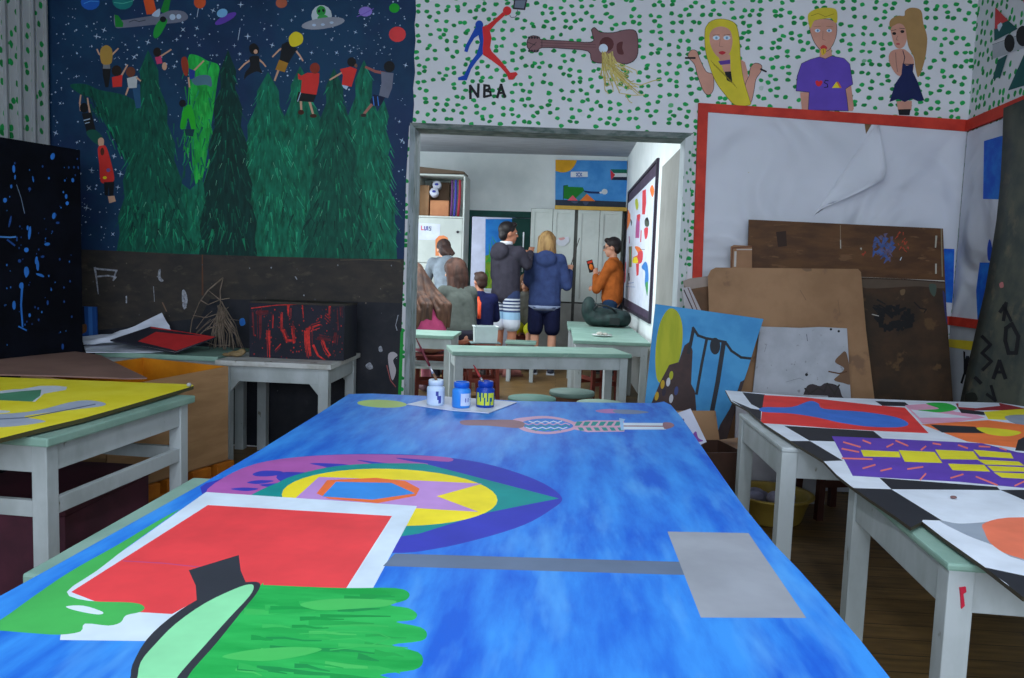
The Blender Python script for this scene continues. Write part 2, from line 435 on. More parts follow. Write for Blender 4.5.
# made-up pair of tube lamps, out of view, added to brighten the big table
for x in (-.75, .45):
    lf = thing('added_ceiling_light', 'added unseen tube lamp under the ceiling above the blue canvas', 'lamp', (x, 1.1, HC - .001), 0, 'added tube lamps on the ceiling')
    bm = BM(); box(bm, -.09, .09, -.65, .65, -.05, 0, .006); obj('housing', bm, M(210, 210, 210), lf)
    for s in (-.045, .045):
        bm = BM(); tube(bm, [(s, -.6, -.068), (s, .6, -.068)], .013, 10)
        m, nt, bs_ = nodes_of('added_lamp_tube'); bs_.inputs['Emission Color'].default_value = (.85, .93, 1, 1); bs_.inputs['Emission Strength'].default_value = 2; obj('tube', bm, m, lf)
    area('added_tube_light', (x, 1.1, HC - .09), (0, 0, 0), .16, 1.2, 20, (.84, .92, 1.0))
for y in (6.0, 7.0):  # made-up tube lamps, out of view, added to brighten the second room
    lf = thing('added_ceiling_light', 'added unseen tube lamp under the ceiling of the second room', 'lamp', (-.9, y, HC2 - .001), 0, 'added tube lamps of the second room')
    bm = BM(); box(bm, -.65, .65, -.07, .07, -.05, 0, .006); obj('housing', bm, M(210, 210, 210), lf)
    bm = BM(); tube(bm, [(-.6, 0, -.068), (.6, 0, -.068)], .014, 10); obj('tube', bm, m, lf)
    area('added_tube_light', (-.9, y, HC2 - .09), (0, 0, 0), 1.2, .14, 42, (.9, .97, 1.0))
w = bpy.data.worlds.new('sky'); SC.world = w; w.use_nodes = True
bg = w.node_tree.nodes['Background']; bg.inputs[0].default_value = (.62, .75, 1, 1); bg.inputs[1].default_value = .25
vs_ = SC.view_settings; vs_.view_transform = 'Standard'; vs_.look = 'None'; vs_.gamma = 1; vs_.use_curve_mapping = False; vs_.exposure = 0.0
# ================================================================== tables
WOODW = M2('worn_white_painted_wood', rgb(178, 186, 190), rgb(158, 166, 168), scale=5, st=(1, 1, .5), third=rgb(120, 122, 112), tscale=22, tlo=.68, thi=.74, rough=.6)
GREENT = M2('pale_green_table_top', rgb(138, 170, 158), rgb(122, 156, 144), scale=6, third=rgb(150, 175, 165), tscale=16, tlo=.64, thi=.7, rough=.4)
WHITET = M2('worn_white_table_top', rgb(196, 198, 198), rgb(170, 170, 166), scale=8, third=rgb(90, 80, 66), tscale=14, tlo=.64, thi=.7)
TH = .62
def table(name, label, x0, x1, y0, y1, h=TH, top=None, rz=0.0, stretcher=None, shelf=None, brace=False, leg=.055, group=None, apr=.085, wood=None, over=.02, tt=.028):
    top = top or GREENT; wood = wood or WOODW
    cx, cy = (x0 + x1) / 2, (y0 + y1) / 2
    t = thing(name, label, 'table', (cx, cy, 0), rz, group)
    hx, hy = (x1 - x0) / 2, (y1 - y0) / 2
    bm = BM(); box(bm, -hx, hx, -hy, hy, h - tt, h, .005); obj('table_top', bm, top, t)
    ix, iy = hx - over, hy - over
    for sx in (-1, 1):
        for sy in (-1, 1):
            bm = BM(); xa, ya = sx * ix, sy * iy
            box(bm, xa, xa - sx * leg, ya, ya - sy * leg, 0, h - tt, .003); obj('leg', bm, wood, t)
            if brace:
                for (ax, pts) in (('x', [(xa - sx * leg, h - tt - apr), (xa - sx * (leg + .05), h - tt - apr), (xa - sx * leg, h - tt - apr - .06)]),):
                    bm = BM(); prism(bm, [Vector((p, ya - sy * .008, z)) for p, z in pts], (0, -sy * .022, 0)); obj('corner_brace', bm, wood, t)
    g = .006
    for sy in (-1, 1):
        bm = BM(); box(bm, -ix + leg, ix - leg, sy * (iy - g), sy * (iy - g - .022), h - tt - apr, h - tt, .002); obj('apron', bm, wood, t)
        if stretcher:
            bm = BM(); box(bm, -ix + leg, ix - leg, sy * (iy - g), sy * (iy - g - .022), stretcher - .05, stretcher, .002); obj('stretcher', bm, wood, t)
    for sx in (-1, 1):
        bm = BM(); box(bm, sx * (ix - g), sx * (ix - g - .022), -iy + leg, iy - leg, h - tt - apr, h - tt, .002); obj('apron', bm, wood, t)
        if stretcher:
            bm = BM(); box(bm, sx * (ix - g), sx * (ix - g - .022), -iy + leg, iy - leg, stretcher - .05, stretcher, .002); obj('stretcher', bm, wood, t)
    if shelf:
        bm = BM(); box(bm, -ix + .006, ix - .006, -iy + leg * .5, iy - leg * .5, shelf - .018, shelf, .002); obj('shelf', bm, wood, t)
    return t
table('table', 'green-topped white table under the middle of the blue canvas, its green edge showing', -.885, .40, 1.225, 1.845)
table('table', 'white table under the near end of the blue canvas', -.80, .40, .56, 1.19)
table('table', 'white table under the far end of the blue canvas behind the paint jars', -.78, .40, 2.35, 2.99)
table('table', 'white table under the far end of the checkered canvas, beside the blue board', .735, 1.95, 2.52, 3.13, top=WOODW, over=.002, tt=.016, leg=.05)
tB = table('table', 'nearer white table under the checkered canvas, red mark on its leg', .792, 1.95, 1.495, 2.13, over=.006, tt=.016, leg=.05, rz=-math.radians(3))
rl = [c for c in tB.children if c.name.startswith('leg')][0]
bm = BM(); prism(bm, [PY(x, y, 1.5265) for x, y in ((960, 588), (966, 587), (966.5, 592), (963.5, 594), (965, 606), (961.5, 609), (961, 598))], (0, .004, 0)); obj('paint_mark', bm, M(190, 30, 60), rl, label='red paint mark', world=True)
table('table', 'white table carrying the yellow painting, with low side rails', -2.08, -1.447, 2.185, 3.0, stretcher=.42, rz=-math.radians(4), leg=.05)
table('table', 'white table against the dark wall carrying the red-dripped black box', -1.83, -1.195, 4.06, 4.68, top=WHITET, brace=True)
table('table', 'green-topped table against the dark wall under papers and red and black board', -2.58, -1.875, 4.2, 4.68)

# ================================================================== the blue canvas
CZ = .64
BLUE = M2('brushed_blue_paint', rgb(22, 92, 202), rgb(56, 142, 228), scale=2.6, st=(6, 1.3, 1), lo=.34, hi=.66, rough=.55, detail=9, third=rgb(92, 164, 230), tscale=2.0, tlo=.52, thi=.82, spec=.2)
A = cv(200, 380, 2.5575); B = cv(0, 480, 3.413); L = cv(450, 400, 4.267); G3 = cv(640, 420, 2.6276)
VIO = M(52, 58, 175); MAG = M(170, 88, 168); TEAL = M(8, 140, 140); YEL = M(238, 218, 40); LIL = M(186, 140, 208); ORG = M(235, 112, 58); SKY = M(52, 138, 222)
RED = M(226, 64, 70); WHT = M(205, 220, 236); GRN = M(66, 172, 84); BLK = M(44, 48, 58); FAN = M2('brushed_green_paint', rgb(0, 150, 62), rgb(40, 178, 84), scale=5, st=(1, 4, 1), lo=.35, hi=.65); PALE = M(140, 220, 166)
GRY = M(146, 150, 160); DGRY = M(96, 112, 138); BRN = M(142, 104, 116); PNK = M(206, 160, 190)
lay = []
lay.append((sp(A(5, 290, 60, 250, 140, 215, 250, 197, 400, 189, 560, 192, 690, 206, 790, 230, 880, 265, 926, 302, 900, 330, 830, 370, 720, 405, 600, 432, 480, 442, 200, 420)), VIO))
lay.append((sp(A(15, 290, 60, 250, 140, 215, 250, 197, 400, 190, 560, 193, 641, 199, 636, 209, 560, 203, 500, 199, 540, 208, 582, 214, 566, 220, 480, 213, 400, 204, 440, 214, 462, 221, 440, 226, 365, 215, 280, 213, 330, 225, 320, 238, 265, 236, 210, 236, 195, 250, 205, 262, 150, 268, 196, 279, 180, 297, 100, 300), 3), MAG))
lay.append((sp(A(135, 240, 160, 232, 205, 233, 212, 240, 180, 246, 145, 246)), VIO))
lay.append((sp(A(78, 279, 110, 275, 150, 278, 120, 284)), VIO)); lay.append((sp(A(120, 262, 150, 256, 190, 258, 150, 266)), VIO))
lay.append((sp(A(160, 310, 200, 262, 270, 236, 360, 219, 480, 213, 620, 217, 740, 240, 830, 270), 3)[:-9] + A(918, 303, 840, 318, 740, 338, 640, 368, 560, 393, 480, 405, 300, 400), TEAL))
lay.append((ell(*A(485, 300)[0], 276 / 2.5575, 73 / 2.5575, 1.5, 40), YEL))
lay.append((A(230, 315, 304, 248, 560, 257, 722, 265, 605, 297, 712, 337, 560, 328, 400, 330), LIL))
lay.append((A(298, 290, 325, 256, 450, 250, 525, 258, 562, 278, 552, 296, 455, 315, 330, 304), ORG))
lay.append((A(312, 298, 348, 260, 490, 263, 550, 290, 442, 306), SKY))
lay.append((px(206, 492, 417, 506, 372, 590, 300, 640, 146, 641, 60, 640, 66, 591), WHT))
lay.append((px(208, 505, 392, 516, 345, 590, 250, 600, 196, 601, 172, 614, 120, 611, 71, 592), RED))
lay.append((strk(B(420, 276, 560, 284, 690, 298), .9), M(190, 70, 120)))
lay.append((sp(B(-60, 500, 0, 478, 110, 400, 240, 312, 400, 222, 520, 150, 606, 103, 590, 118, 440, 225, 330, 310, 228, 382, 300, 412, 450, 418, 492, 432, 480, 450, 430, 462, 412, 486, 370, 497, 290, 490, 275, 517, 200, 528, 100, 522, 0, 514, -60, 512), 3), GRN))
lay.append((sp(B(225, 432, 285, 429, 350, 450, 335, 459, 265, 447)), WHT))
lay.append((B(644, 308, 815, 256, 822, 310, 840, 352, 760, 390, 672, 418, 668, 360), BLK))
lay.append((sp(px(258, 588, 263, 585, 300, 586.5, 345, 588, 395, 588, 409, 593, 406, 600, 390, 605, 408, 608, 417, 614, 413, 620, 396, 622, 420, 627, 427, 634, 421, 641, 392, 645, 418, 652, 423, 662, 414, 670, 380, 675, 408, 682, 412, 694, 380, 760, 60, 790, 120, 720), 3), FAN))
fr = random.Random(5); FG = [M(66, 180, 88), M(40, 168, 78), M(4, 142, 62), M(22, 158, 70), M(52, 176, 84), M(8, 136, 66)]
FG_POLY = [(262, 592), (345, 592), (395, 592), (408, 612), (416, 634), (410, 664), (404, 690), (200, 690), (222, 640)]
def infan(x, y):
    c = False; n = len(FG_POLY)
    for i in range(n):
        (x0, y0), (x1, y1) = FG_POLY[i - 1], FG_POLY[i]
        if (y0 > y) != (y1 > y) and x < (x1 - x0) * (y - y0) / (y1 - y0) + x0: c = not c
    return c
for i in range(60):
    x, y = fr.uniform(205, 400), fr.uniform(590, 690); ln = fr.uniform(18, 70); dy_ = (y - 612) * .10
    pts = [(x, y), (x + ln * .33, y + dy_ * .2 + fr.uniform(-1, 1)), (x + ln * .66, y + dy_ * .5 + fr.uniform(-1, 1)), (x + ln, y + dy_)]
    if all(infan(*p) for p in pts): lay.append((strk(pts, fr.uniform(2.5, 6.5), 1.2), fr.choice(FG)))
lay.append((sp(px(300, 604, 330, 599, 370, 599, 396, 601, 386, 606, 350, 609, 318, 610)), FG[0]))
lay.append((sp(px(222, 657, 250, 650, 292, 647, 322, 649, 300, 656, 262, 661)), FG[0])); lay.append((strk(px(300, 634, 340, 631, 376, 632, 390, 638, 372, 645, 330, 650), 1.0), FG[4])); lay.append((strk(px(330, 640, 358, 638, 366, 641), .8), FG[4]))
lay.append((sp(B(300, 950, 380, 800, 440, 690, 452, 630, 500, 545, 580, 470, 680, 405, 790, 360, 860, 347, 888, 355, 875, 388, 820, 455, 740, 555, 660, 645, 620, 700, 480, 860, 420, 960), 3), BLK))
lay.append((sp(B(345, 950, 420, 800, 465, 690, 480, 622, 530, 560, 600, 490, 700, 420, 800, 372, 850, 356, 866, 364, 850, 398, 780, 473, 700, 563, 620, 653, 585, 700, 450, 860, 390, 950), 3), PALE))
lay.append((px(395, 553.5, 668, 561.5, 690, 562, 690, 575, 668, 574.5, 383, 566), DGRY))
lay.append((G3(72, 293, 285, 297, 437, 520, 160, 519), GRY))
lay.append((ell(382, 403.7, 25, 4, 2), M(168, 196, 110)))
K = cv(400, 370, 3.413)
lay.append((sp(K(385, 170, 440, 160, 500, 157, 560, 166, 604, 182, 600, 200, 560, 212, 500, 219, 440, 212, 405, 198)), PNK))
lay.append((sp(K(415, 180, 450, 169, 500, 165, 550, 172, 588, 186, 585, 197, 550, 205, 500, 211, 450, 204, 425, 195)), M(40, 126, 216)))
for i, (yy, m) in enumerate(((177, WHT), (184, PNK), (191, TEAL), (198, WHT), (204, TEAL))):
    n_ = (9, 12, 12, 11, 8)[i]; x_ = (440, 425, 425, 430, 450)[i]
    lay.append((strk(K(*sum([[x_ + 14 * k, yy + (2.6 if k % 2 else -2.6)] for k in range(n_)], [])), .95), m))
lay.append((sp(K(204, 178, 222, 171, 300, 170, 380, 170, 420, 178, 424, 190, 400, 198, 300, 190, 222, 188)), BRN))
lay.append((K(590, 178, 640, 172, 764, 172, 766, 210, 640, 212, 592, 202), PNK))
for k in range(6):
    x_ = 604 + 27 * k; lay.append((K(x_, 176, x_ + 20, 176, x_ + 8, 190, x_ - 8, 190), TEAL)); lay.append((K(x_ + 2, 196, x_ + 18, 196, x_ + 26, 207, x_ + 10, 207), TEAL))
lay.append((K(752, 180, 905, 181, 908, 203, 756, 203), WHT)); lay.append((K(760, 189, 905, 190, 906, 194, 762, 193), BRN)); lay.append((K(748, 164, 770, 168, 762, 176, 764, 205, 754, 205), M(150, 190, 232)))
lay.append((sp(K(898, 180, 925, 180, 936, 190, 920, 199, 902, 200)), BRN))
lay.append((sp(L(620, 46, 670, 38, 720, 42, 730, 54, 660, 56)), M(176, 118, 178))); lay.append((sp(L(700, 42, 780, 42, 850, 52, 780, 60, 710, 56)), M(112, 128, 160)))
base = px(349, 394, 372, 393.5, 440, 396.5, 520, 401, 600, 402.5, 655, 403, 664, 401.5, 671, 405, 682, 418, 700, 444, 722, 476, 744, 507, 775, 545, 800, 571, 832, 607, 861, 641, 890, 678, 960, 765, -350, 800, 0, 596, 60, 563, 130, 524, 200, 485, 260, 450, 318, 414)
canvas = art('painted_canvas', base, BLUE, lay, lambda x, y: PZ(x, y, CZ), (0, 0, -.012), back=M(200, 208, 216))
tag(canvas, 'large blue painted canvas with eye, red square and green fan laid over tables', 'painting')

# ---- paper and jars of paint at its far end
sh = art('paper_sheet', px(407, 404, 441, 396.2, 470, 398, 517, 402, 489, 412.8, 450, 410), M(200, 208, 226), [], lambda x, y: PZ(x, y, CZ + .004), (0, 0, -.0025))
tag(sh, 'white sheet of paper under the three paint jars', 'paper')
def jar(label, x, y, r, h, body, lid, labm, marks, rz):
    p = PZ(x, y, CZ + .0045); t = thing('paint_jar', label, 'jar', p, rz, None)
    bm = BM(); lathe(bm, [(0, 0), (r * .9, 0), (r, .004), (r, h * .66), (r * .96, h * .71), (r * .74, h * .76), (r * .74, h * .8), (0, h * .8)], 24); obj('body', bm, body, t)
    bm = BM(); lathe(bm, [(r * .72, h * .78), (r * .84, h * .79), (r * .84, h * .97), (r * .8, h), (r * .62, h), (r * .62, h * .82), (0, h * .82)], 24); obj('neck', bm, lid, t)
    if labm:
        bm = BM(); n = 14; R = r + .0008; rings = []
        for k in range(n + 1):
            a = math.radians(-90 - 62 + 124 * k / n)
            rings.append([bm.verts.new((R * math.cos(a), R * math.sin(a), z)) for z in (h * .1, h * .24, h * .4, h * .58)])
        for k in range(n):
            for j in range(3):
                f = bm.faces.new((rings[k][j], rings[k + 1][j], rings[k + 1][j + 1], rings[k][j + 1])); f.material_index = 1 if (k, j) in marks else 0
        obj('paper_label', bm, labm, t)
    return t
S29 = 1 / 269.0
jar('white paint jar holding a long dark red brush', 435.5, 404.5, 9.0 * S29, 25.5 * S29, M(196, 216, 240, rough=.35), M(206, 222, 242, rough=.35), [M(188, 206, 236), M(60, 70, 150)], {(8, 2), (9, 2), (10, 1), (10, 0), (11, 1), (9, 1), (11, 0)}, 0)
jar('light blue paint jar with a white label, between the white and dark blue jars', 461, 407, 9.2 * S29, 25.5 * S29, M(52, 138, 228, rough=.35), M(24, 96, 205, rough=.35), [M(190, 205, 240), M(110, 120, 190)], {(3, 1), (5, 1), (7, 2), (8, 0)}, math.radians(66))
jar('dark blue paint jar with a yellow-green label and a small brush', 485, 406.5, 9.2 * S29, 26 * S29, M(18, 62, 160, rough=.35), M(16, 60, 165, rough=.35), [M(190, 200, 60), M(20, 90, 120)], {(2, 2), (3, 2), (3, 1), (6, 0), (6, 1), (8, 2), (8, 1), (10, 0), (10, 1), (11, 1), (5, 2)}, math.radians(6))
def brush(label, pa, pb, rad, hm):
    """paintbrush standing in a jar, bristles down"""
    a, b = Vector(pa), Vector(pb); d = (b - a)
    t = thing('paintbrush', label, 'paintbrush', a)
    bm = BM(); tube(bm, [d * .0, d * .1, d * .22], [rad * .9, rad * 1.3, rad * 1.25], 8); obj('bristles', bm, M(120, 90, 70), t)
    bm = BM(); tube(bm, [d * .2, d * .38], [rad * 1.2, rad * .95], 8); obj('ferrule', bm, M(190, 190, 200, rough=.3, metal=.8), t)
    bm = BM(); tube(bm, [d * .37, d * .5, d * .75, d], [rad * .9, rad * 1.35, rad * 1.0, rad * .45], 8); obj('handle', bm, hm, t)
jb = PZ(435.5, 404.5, CZ + .0045)
brush('long dark red brush leaning in the white paint jar', jb + Vector((.008, .0, .079)), PY(416, 338, jb.y + .03), .0042, M(92, 26, 40, rough=.35))
jb = PZ(485, 406.5, CZ + .0045)
brush('short red-handled brush leaning in the dark blue paint jar', jb + Vector((-.003, 0, .08)), PY(473.5, 365, jb.y + .02), .004, M(150, 42, 40, rough=.35))

# ================================================================== yellow painting on the left table
Yv = cv(0, 340, 3.988)
lay = [(Yv(-400, 215, 0, 210, 85, 200, 165, 195, 160, 225, 140, 246, 0, 240, -400, 250), M(78, 140, 110)),
       (Yv(-400, 200, 0, 203, 60, 196, 85, 196, 155, 183, 225, 182, 268, 187, 262, 199, 175, 214, 140, 246, 128, 246, 160, 222, 165, 198, 85, 204, 0, 213, -400, 222), M(205, 212, 225)),
       (sp(Yv(-300, 300, 0, 295, 150, 280, 270, 250, 345, 240, 415, 250, 408, 263, 300, 277, 100, 303, 160, 318, 172, 328, 0, 348, -300, 350)), M(168, 178, 200)),
       (sp(Yv(-200, 272, 0, 280, 40, 285, 0, 292, -200, 296)), M(205, 212, 225)),
       (strk(Yv(-200, 325, 100, 310, 250, 282, 380, 256), 1.0), M(90, 100, 130))]
yel = art('painted_board', Yv(-650, 128, 0, 148, 400, 163, 765, 177, 772, 183, 690, 208, 520, 258, 330, 312, 160, 352, 0, 392, -650, 560), M2('yellow_painted_board', rgb(232, 216, 40), rgb(240, 226, 60), scale=5), lay, lambda x, y: PZ(x, y, TH + .02), (0, 0, -.014), back=M(70, 66, 40))
tag(yel, 'bright yellow painted board with grey-green shapes lying on the left white table', 'painting')
bm = BM(); p = PZ(189, 385.2, TH + .026); lathe(bm, [(0, -.006), (.008, -.004), (.010, .003), (.006, .009), (0, .01)], 10, p)
tag(obj('bottle_cap', bm, M(160, 165, 170)), 'tiny grey cap on the corner of the yellow painted board', 'cap')

# ================================================================== checkered canvas on the right tables
Zv = cv(720, 370, 3.355)
bw = M(214, 222, 236); kb = M(34, 36, 44); CR = M(222, 54, 52); CB = M(56, 112, 208); CP = M(96, 64, 176); CY2 = M(226, 216, 44); CO = M(240, 120, 60); CS = M(232, 120, 90); CG = M(40, 180, 70); CPK = M(224, 160, 190); CGR = M(146, 156, 172)
base = Zv(18, 68, 150, 79, 300, 90, 520, 97, 700, 104, 940, 110, 1020, 122, 1150, 140, 1900, 900, 1350, 880, 1015, 760, 880, 655, 745, 560, 678, 508, 640, 528, 590, 492, 500, 432, 440, 390, 392, 352, 345, 303, 240, 240, 150, 182, 90, 132, 38, 105)
lay = [(Zv(75, 75, 150, 82, 145, 135, 105, 115), kb), (Zv(36, 100, 105, 129, 138, 134, 136, 182, 100, 140), kb),
       (Zv(215, 187, 515, 205, 548, 232, 380, 225, 386, 240, 300, 237), kb), (Zv(236, 238, 302, 238, 412, 304, 345, 306), kb),
       (Zv(530, 205, 690, 212, 760, 215, 880, 245, 570, 232), bw),
       (Zv(535, 362, 930, 392, 940, 403, 575, 400), kb), (Zv(455, 396, 575, 400, 745, 505, 680, 503, 676, 512, 640, 532, 590, 496, 500, 436, 440, 394), kb), (Zv(940, 402, 1100, 402, 1160, 450, 1030, 440), kb),
       (Zv(880, 660, 1020, 690, 1400, 800, 1400, 900, 1100, 800, 1012, 765, 960, 715), kb), (Zv(740, 505, 890, 506, 900, 540, 830, 560), bw),
       (Zv(148, 84, 290, 92, 520, 118, 620, 126, 700, 212, 560, 206, 380, 196, 200, 182, 136, 178), CR),
       (sp(Zv(143, 125, 240, 124, 300, 104, 330, 112, 350, 130, 480, 140, 590, 158, 632, 180, 600, 192, 500, 190, 400, 176, 330, 160, 240, 146, 143, 140)), CB),
       (Zv(520, 104, 620, 108, 640, 122, 545, 120), kb), (Zv(620, 118, 720, 112, 790, 140, 860, 150, 890, 160, 760, 180, 680, 180), CPK),
       (Zv(640, 132, 800, 152, 850, 160, 670, 160), bw), (sp(Zv(690, 112, 760, 111, 795, 130, 740, 142, 690, 138, 665, 134, 735, 130)), CG),
       (Zv(790, 112, 940, 111, 1020, 128, 1020, 135, 850, 136, 800, 130), M(150, 40, 48)), (Zv(800, 111, 935, 111, 940, 120, 860, 128, 800, 124), bw),
       (Zv(800, 130, 885, 140, 890, 152, 810, 144), kb), (Zv(885, 140, 1020, 130, 1400, 140, 1400, 200, 1020, 170, 900, 165), CY2), (sp(Zv(955, 158, 1020, 150, 1200, 160, 1200, 185, 1020, 186)), CGR),
       (Zv(675, 182, 900, 168, 1020, 184, 1400, 200, 1400, 300, 1000, 262, 830, 240), CO), (Zv(705, 183, 855, 190, 890, 212, 745, 210), kb), (sp(Zv(860, 194, 920, 195, 1010, 208, 970, 222, 900, 215)), CY2),
       (Zv(1000, 235, 1020, 225, 1400, 240, 1400, 300, 990, 270), kb),
       (Zv(375, 222, 560, 230, 880, 246, 1000, 276, 1200, 300, 1240, 400, 1010, 395, 800, 375, 610, 365, 445, 355), CP),
       ([Zv(472, 268, 600, 274, 606, 293, 482, 290), Zv(600, 269, 720, 275, 746, 312, 620, 308), Zv(722, 267, 850, 273, 870, 301, 742, 299), Zv(765, 314, 886, 318, 906, 341, 780, 336), Zv(850, 267, 975, 278, 985, 297, 872, 290), Zv(862, 300, 1002, 307, 1022, 321, 890, 317), Zv(896, 321, 1130, 331, 1140, 342, 918, 340), Zv(918, 343, 1150, 352, 1150, 372, 945, 361)], CY2),
       (sp(Zv(735, 505, 800, 515, 890, 510, 1020, 494, 1400, 520, 1400, 700, 1020, 640, 920, 590, 830, 555)), CGR),
       (sp(Zv(890, 512, 1020, 494, 1400, 520, 1400, 720, 1020, 635, 920, 592, 888, 545)), CS)]
for (a, b, c, d) in ((415, 242, 470, 258), (480, 236, 505, 246), (590, 237, 630, 254), (560, 258, 580, 248), (675, 268, 690, 256), (740, 250, 715, 246), (410, 264, 465, 275), (410, 296, 510, 299), (480, 330, 520, 318), (540, 338, 575, 330), (630, 332, 680, 325), (672, 368, 690, 348), (775, 362, 815, 350), (860, 358, 930, 386), (940, 262, 960, 268), (990, 388, 1020, 374), (800, 252, 830, 262), (905, 258, 870, 256)):
    lay.append((strk(Zv(a, b, c, d), 1.6), M(236, 120, 110)))
chk = art('painted_canvas', base, bw, lay, lambda x, y: PZ(x, y, TH + .014), (0, 0, -.008), back=M(60, 54, 44))
tag(chk, 'black and white checkered canvas with purple, red and orange shapes on the tables', 'painting')
bm = BM(); p = PZ(*Zv(783, 432)[0], TH + .0145); ellipsoid(bm, p + Vector((0, 0, .004)), (.008, .006, .004), sub=2)
tag(obj('paint_crumb', bm, M(110, 80, 80), smooth=True), 'small brown crumb lying on a white square of the checkered canvas', 'crumb')
# ================================================================== paintings on the walls
def proj(P):
    p = Vector(P) - EYE
    v = Xc * p.x + Yc * p.y + Zc * p.z
    return (CX + F * v.x / v.z, CY - F * v.y / v.z)
onw = lambda off: (lambda x, y: PY(x, y, D - off))
def wart(name, base, bm_, lay, label, off=.004, th=.006, parent=None):
    return art(name, base, bm_, lay, onw(off), (0, th, 0), wb if parent is None else parent, label=label)

NAVY = M2('night_blue_wall_paint', rgb(13, 46, 80), rgb(20, 62, 96), scale=2.2, third=rgb(30, 44, 92), tscale=1.6, tlo=.5, thi=.8)
STAR = M(176, 196, 222); SKIN = M(205, 160, 135); SKD = M(120, 84, 70); MBLK = M(22, 24, 30); MRED = M(214, 52, 48); MGRY = M(112, 116, 136)
T0 = M2('dark_fir_green_paint', rgb(3, 66, 56), rgb(10, 96, 76), scale=26, st=(1.6, 1, .45), lo=.35, hi=.65); BR = (1.6, 1, .45); T1 = M(10, 104, 80, var=.5, scale=26, st=BR); T2 = M(20, 132, 94, var=.5, scale=26, st=BR); T3 = M(40, 156, 116, var=.3, scale=26, st=BR); T4 = M(32, 172, 70, var=.4, scale=25, st=BR); T5 = M(3, 54, 50, var=.4, scale=26, st=BR); T6 = M(120, 196, 160)
rnd = random.Random(11)
lay = []
for i in range(900):
    x, y = rnd.uniform(50, 405), rnd.uniform(0, 250)
    if 130 < x < 395 and y > 120: continue
    s = rnd.choice((.35, .4, .45, .5, .5, .6, .6, .75, .9, 1.1))
    lay.append(([(x - s, y), (x, y - s), (x + s, y), (x, y + s)], STAR))
for x, y in cv(0, 0, 3.988)(345, 105, 385, 145, 500, 178, 535, 228, 590, 168, 705, 158, 795, 180, 865, 220, 935, 182, 955, 215, 990, 145, 785, 112, 850, 42, 960, 18, 305, 305, 240, 412, 222, 530, 307, 568, 695, 265, 730, 118, 455, 622, 415, 120) + cv(200, 0, 3.988)(160, 215, 190, 145, 288, 180, 330, 118, 410, 40, 365, 80, 525, 158, 545, 210, 600, 205, 645, 212, 735, 188, 820, 260, 660, 100, 795, 485, 805, 560, 620, 128, 445, 210) + cv(0, 120, 3.988)(480, 215, 355, 272, 365, 200, 450, 455, 500, 330, 455, 145, 470, 268, 345, 350):
    s = rnd.uniform(1.6, 3.6); k = s * .22; a0 = rnd.uniform(0, .8)
    lay.append(([(x + (s if j % 2 == 0 else k) * math.cos(a0 + j * math.pi / 4), y + (s if j % 2 == 0 else k) * math.sin(a0 + j * math.pi / 4)) for j in range(8)], STAR))
for a, b in ((240, 28, ), (199, 5)):
    lay.append((strk([(a, b), (a - 2, b + 12)], .6), STAR))
m1 = cv(0, 0, 3.988); m2 = cv(200, 0, 3.988); m6 = cv(0, 120, 3.988)
def E(c, x, y, rx, ry, rot=0, n=14):
    (X, Y), = c(x, y); return ell(X, Y, rx / 3.988, ry / 3.988, rot, n)
for c, x, y, rx, ry, m in ((m1, 360, 8, 38, 32, M(28, 92, 190)), (m1, 490, 4, 42, 34, M(20, 120, 120)), (m1, 797, 8, 24, 26, M(206, 84, 44)), (m2, 325, 12, 23, 20, M(176, 92, 66)), (m2, 787, 137, 34, 31, M(220, 62, 66)), (m2, 775, 32, 21, 19, M(26, 160, 44)), (m2, 660, 46, 27, 20, M(140, 120, 206))):
    lay.append((E(c, x, y, rx, ry), m))
lay.append((strk(m1(335, 14, 360, 4, 392, 6), .8), M(70, 150, 225))); lay.append((strk(m1(455, 10, 490, 14, 528, 4), .7), M(80, 180, 160)))
lay.append((strk(m2(626, 66, 660, 52, 692, 34), .8), M(120, 90, 190)))
# paper plane-like airplane, saucers
lay.append((m1(640, 45, 655, 0, 682, -10, 672, 45, 662, 60), M(24, 130, 52)))
lay.append((sp(m1(456, 58, 480, 80, 560, 70, 640, 56, 680, 42, 732, 46, 750, 70, 720, 88, 620, 98, 500, 110, 460, 108)), MGRY))
lay.append((m1(457, 58, 472, 62, 492, 92, 490, 108, 460, 108), M(24, 130, 52))); lay.append((sp(m1(640, 78, 668, 80, 645, 130, 625, 152, 612, 145, 616, 112)), M(30, 150, 60)))
lay.append((E(m1, 650, 77, 13, 12), MBLK)); lay.append((E(m1, 688, 68, 12, 12), STAR)); lay.append((E(m1, 713, 66, 10, 10), STAR)); lay.append((strk(m1(515, 88, 535, 80, 555, 86, 580, 80), .8), M(60, 64, 80)))
lay.append((m1(572, 0, 612, -5, 626, 55, 585, 58), M(214, 84, 40))); lay.append((sp(m1(605, 60, 636, 34, 634, 66)), STAR))
lay.append((E(m1, 900, 74, 48, 14, -28), M(96, 60, 170))); lay.append((E(m1, 886, 52, 22, 17, -20), M(120, 180, 226)))
lay.append((E(m2, 485, 62, 41, 42), M(186, 198, 206))); lay.append((E(m2, 483, 44, 19, 21), M(40, 150, 66))); lay.append((E(m2, 490, 72, 22, 14), M(60, 160, 80))); lay.append((E(m2, 475, 44, 5, 7, 20), MBLK)); lay.append((E(m2, 492, 42, 5, 7, -20), MBLK))
lay.append((E(m2, 491, 93, 87, 22, -8, 20), M(146, 150, 164))); lay.append((E(m2, 455, 100, 8, 5), STAR)); lay.append((E(m2, 490, 98, 8, 5), STAR)); lay.append((E(m2, 525, 90, 8, 5), STAR))
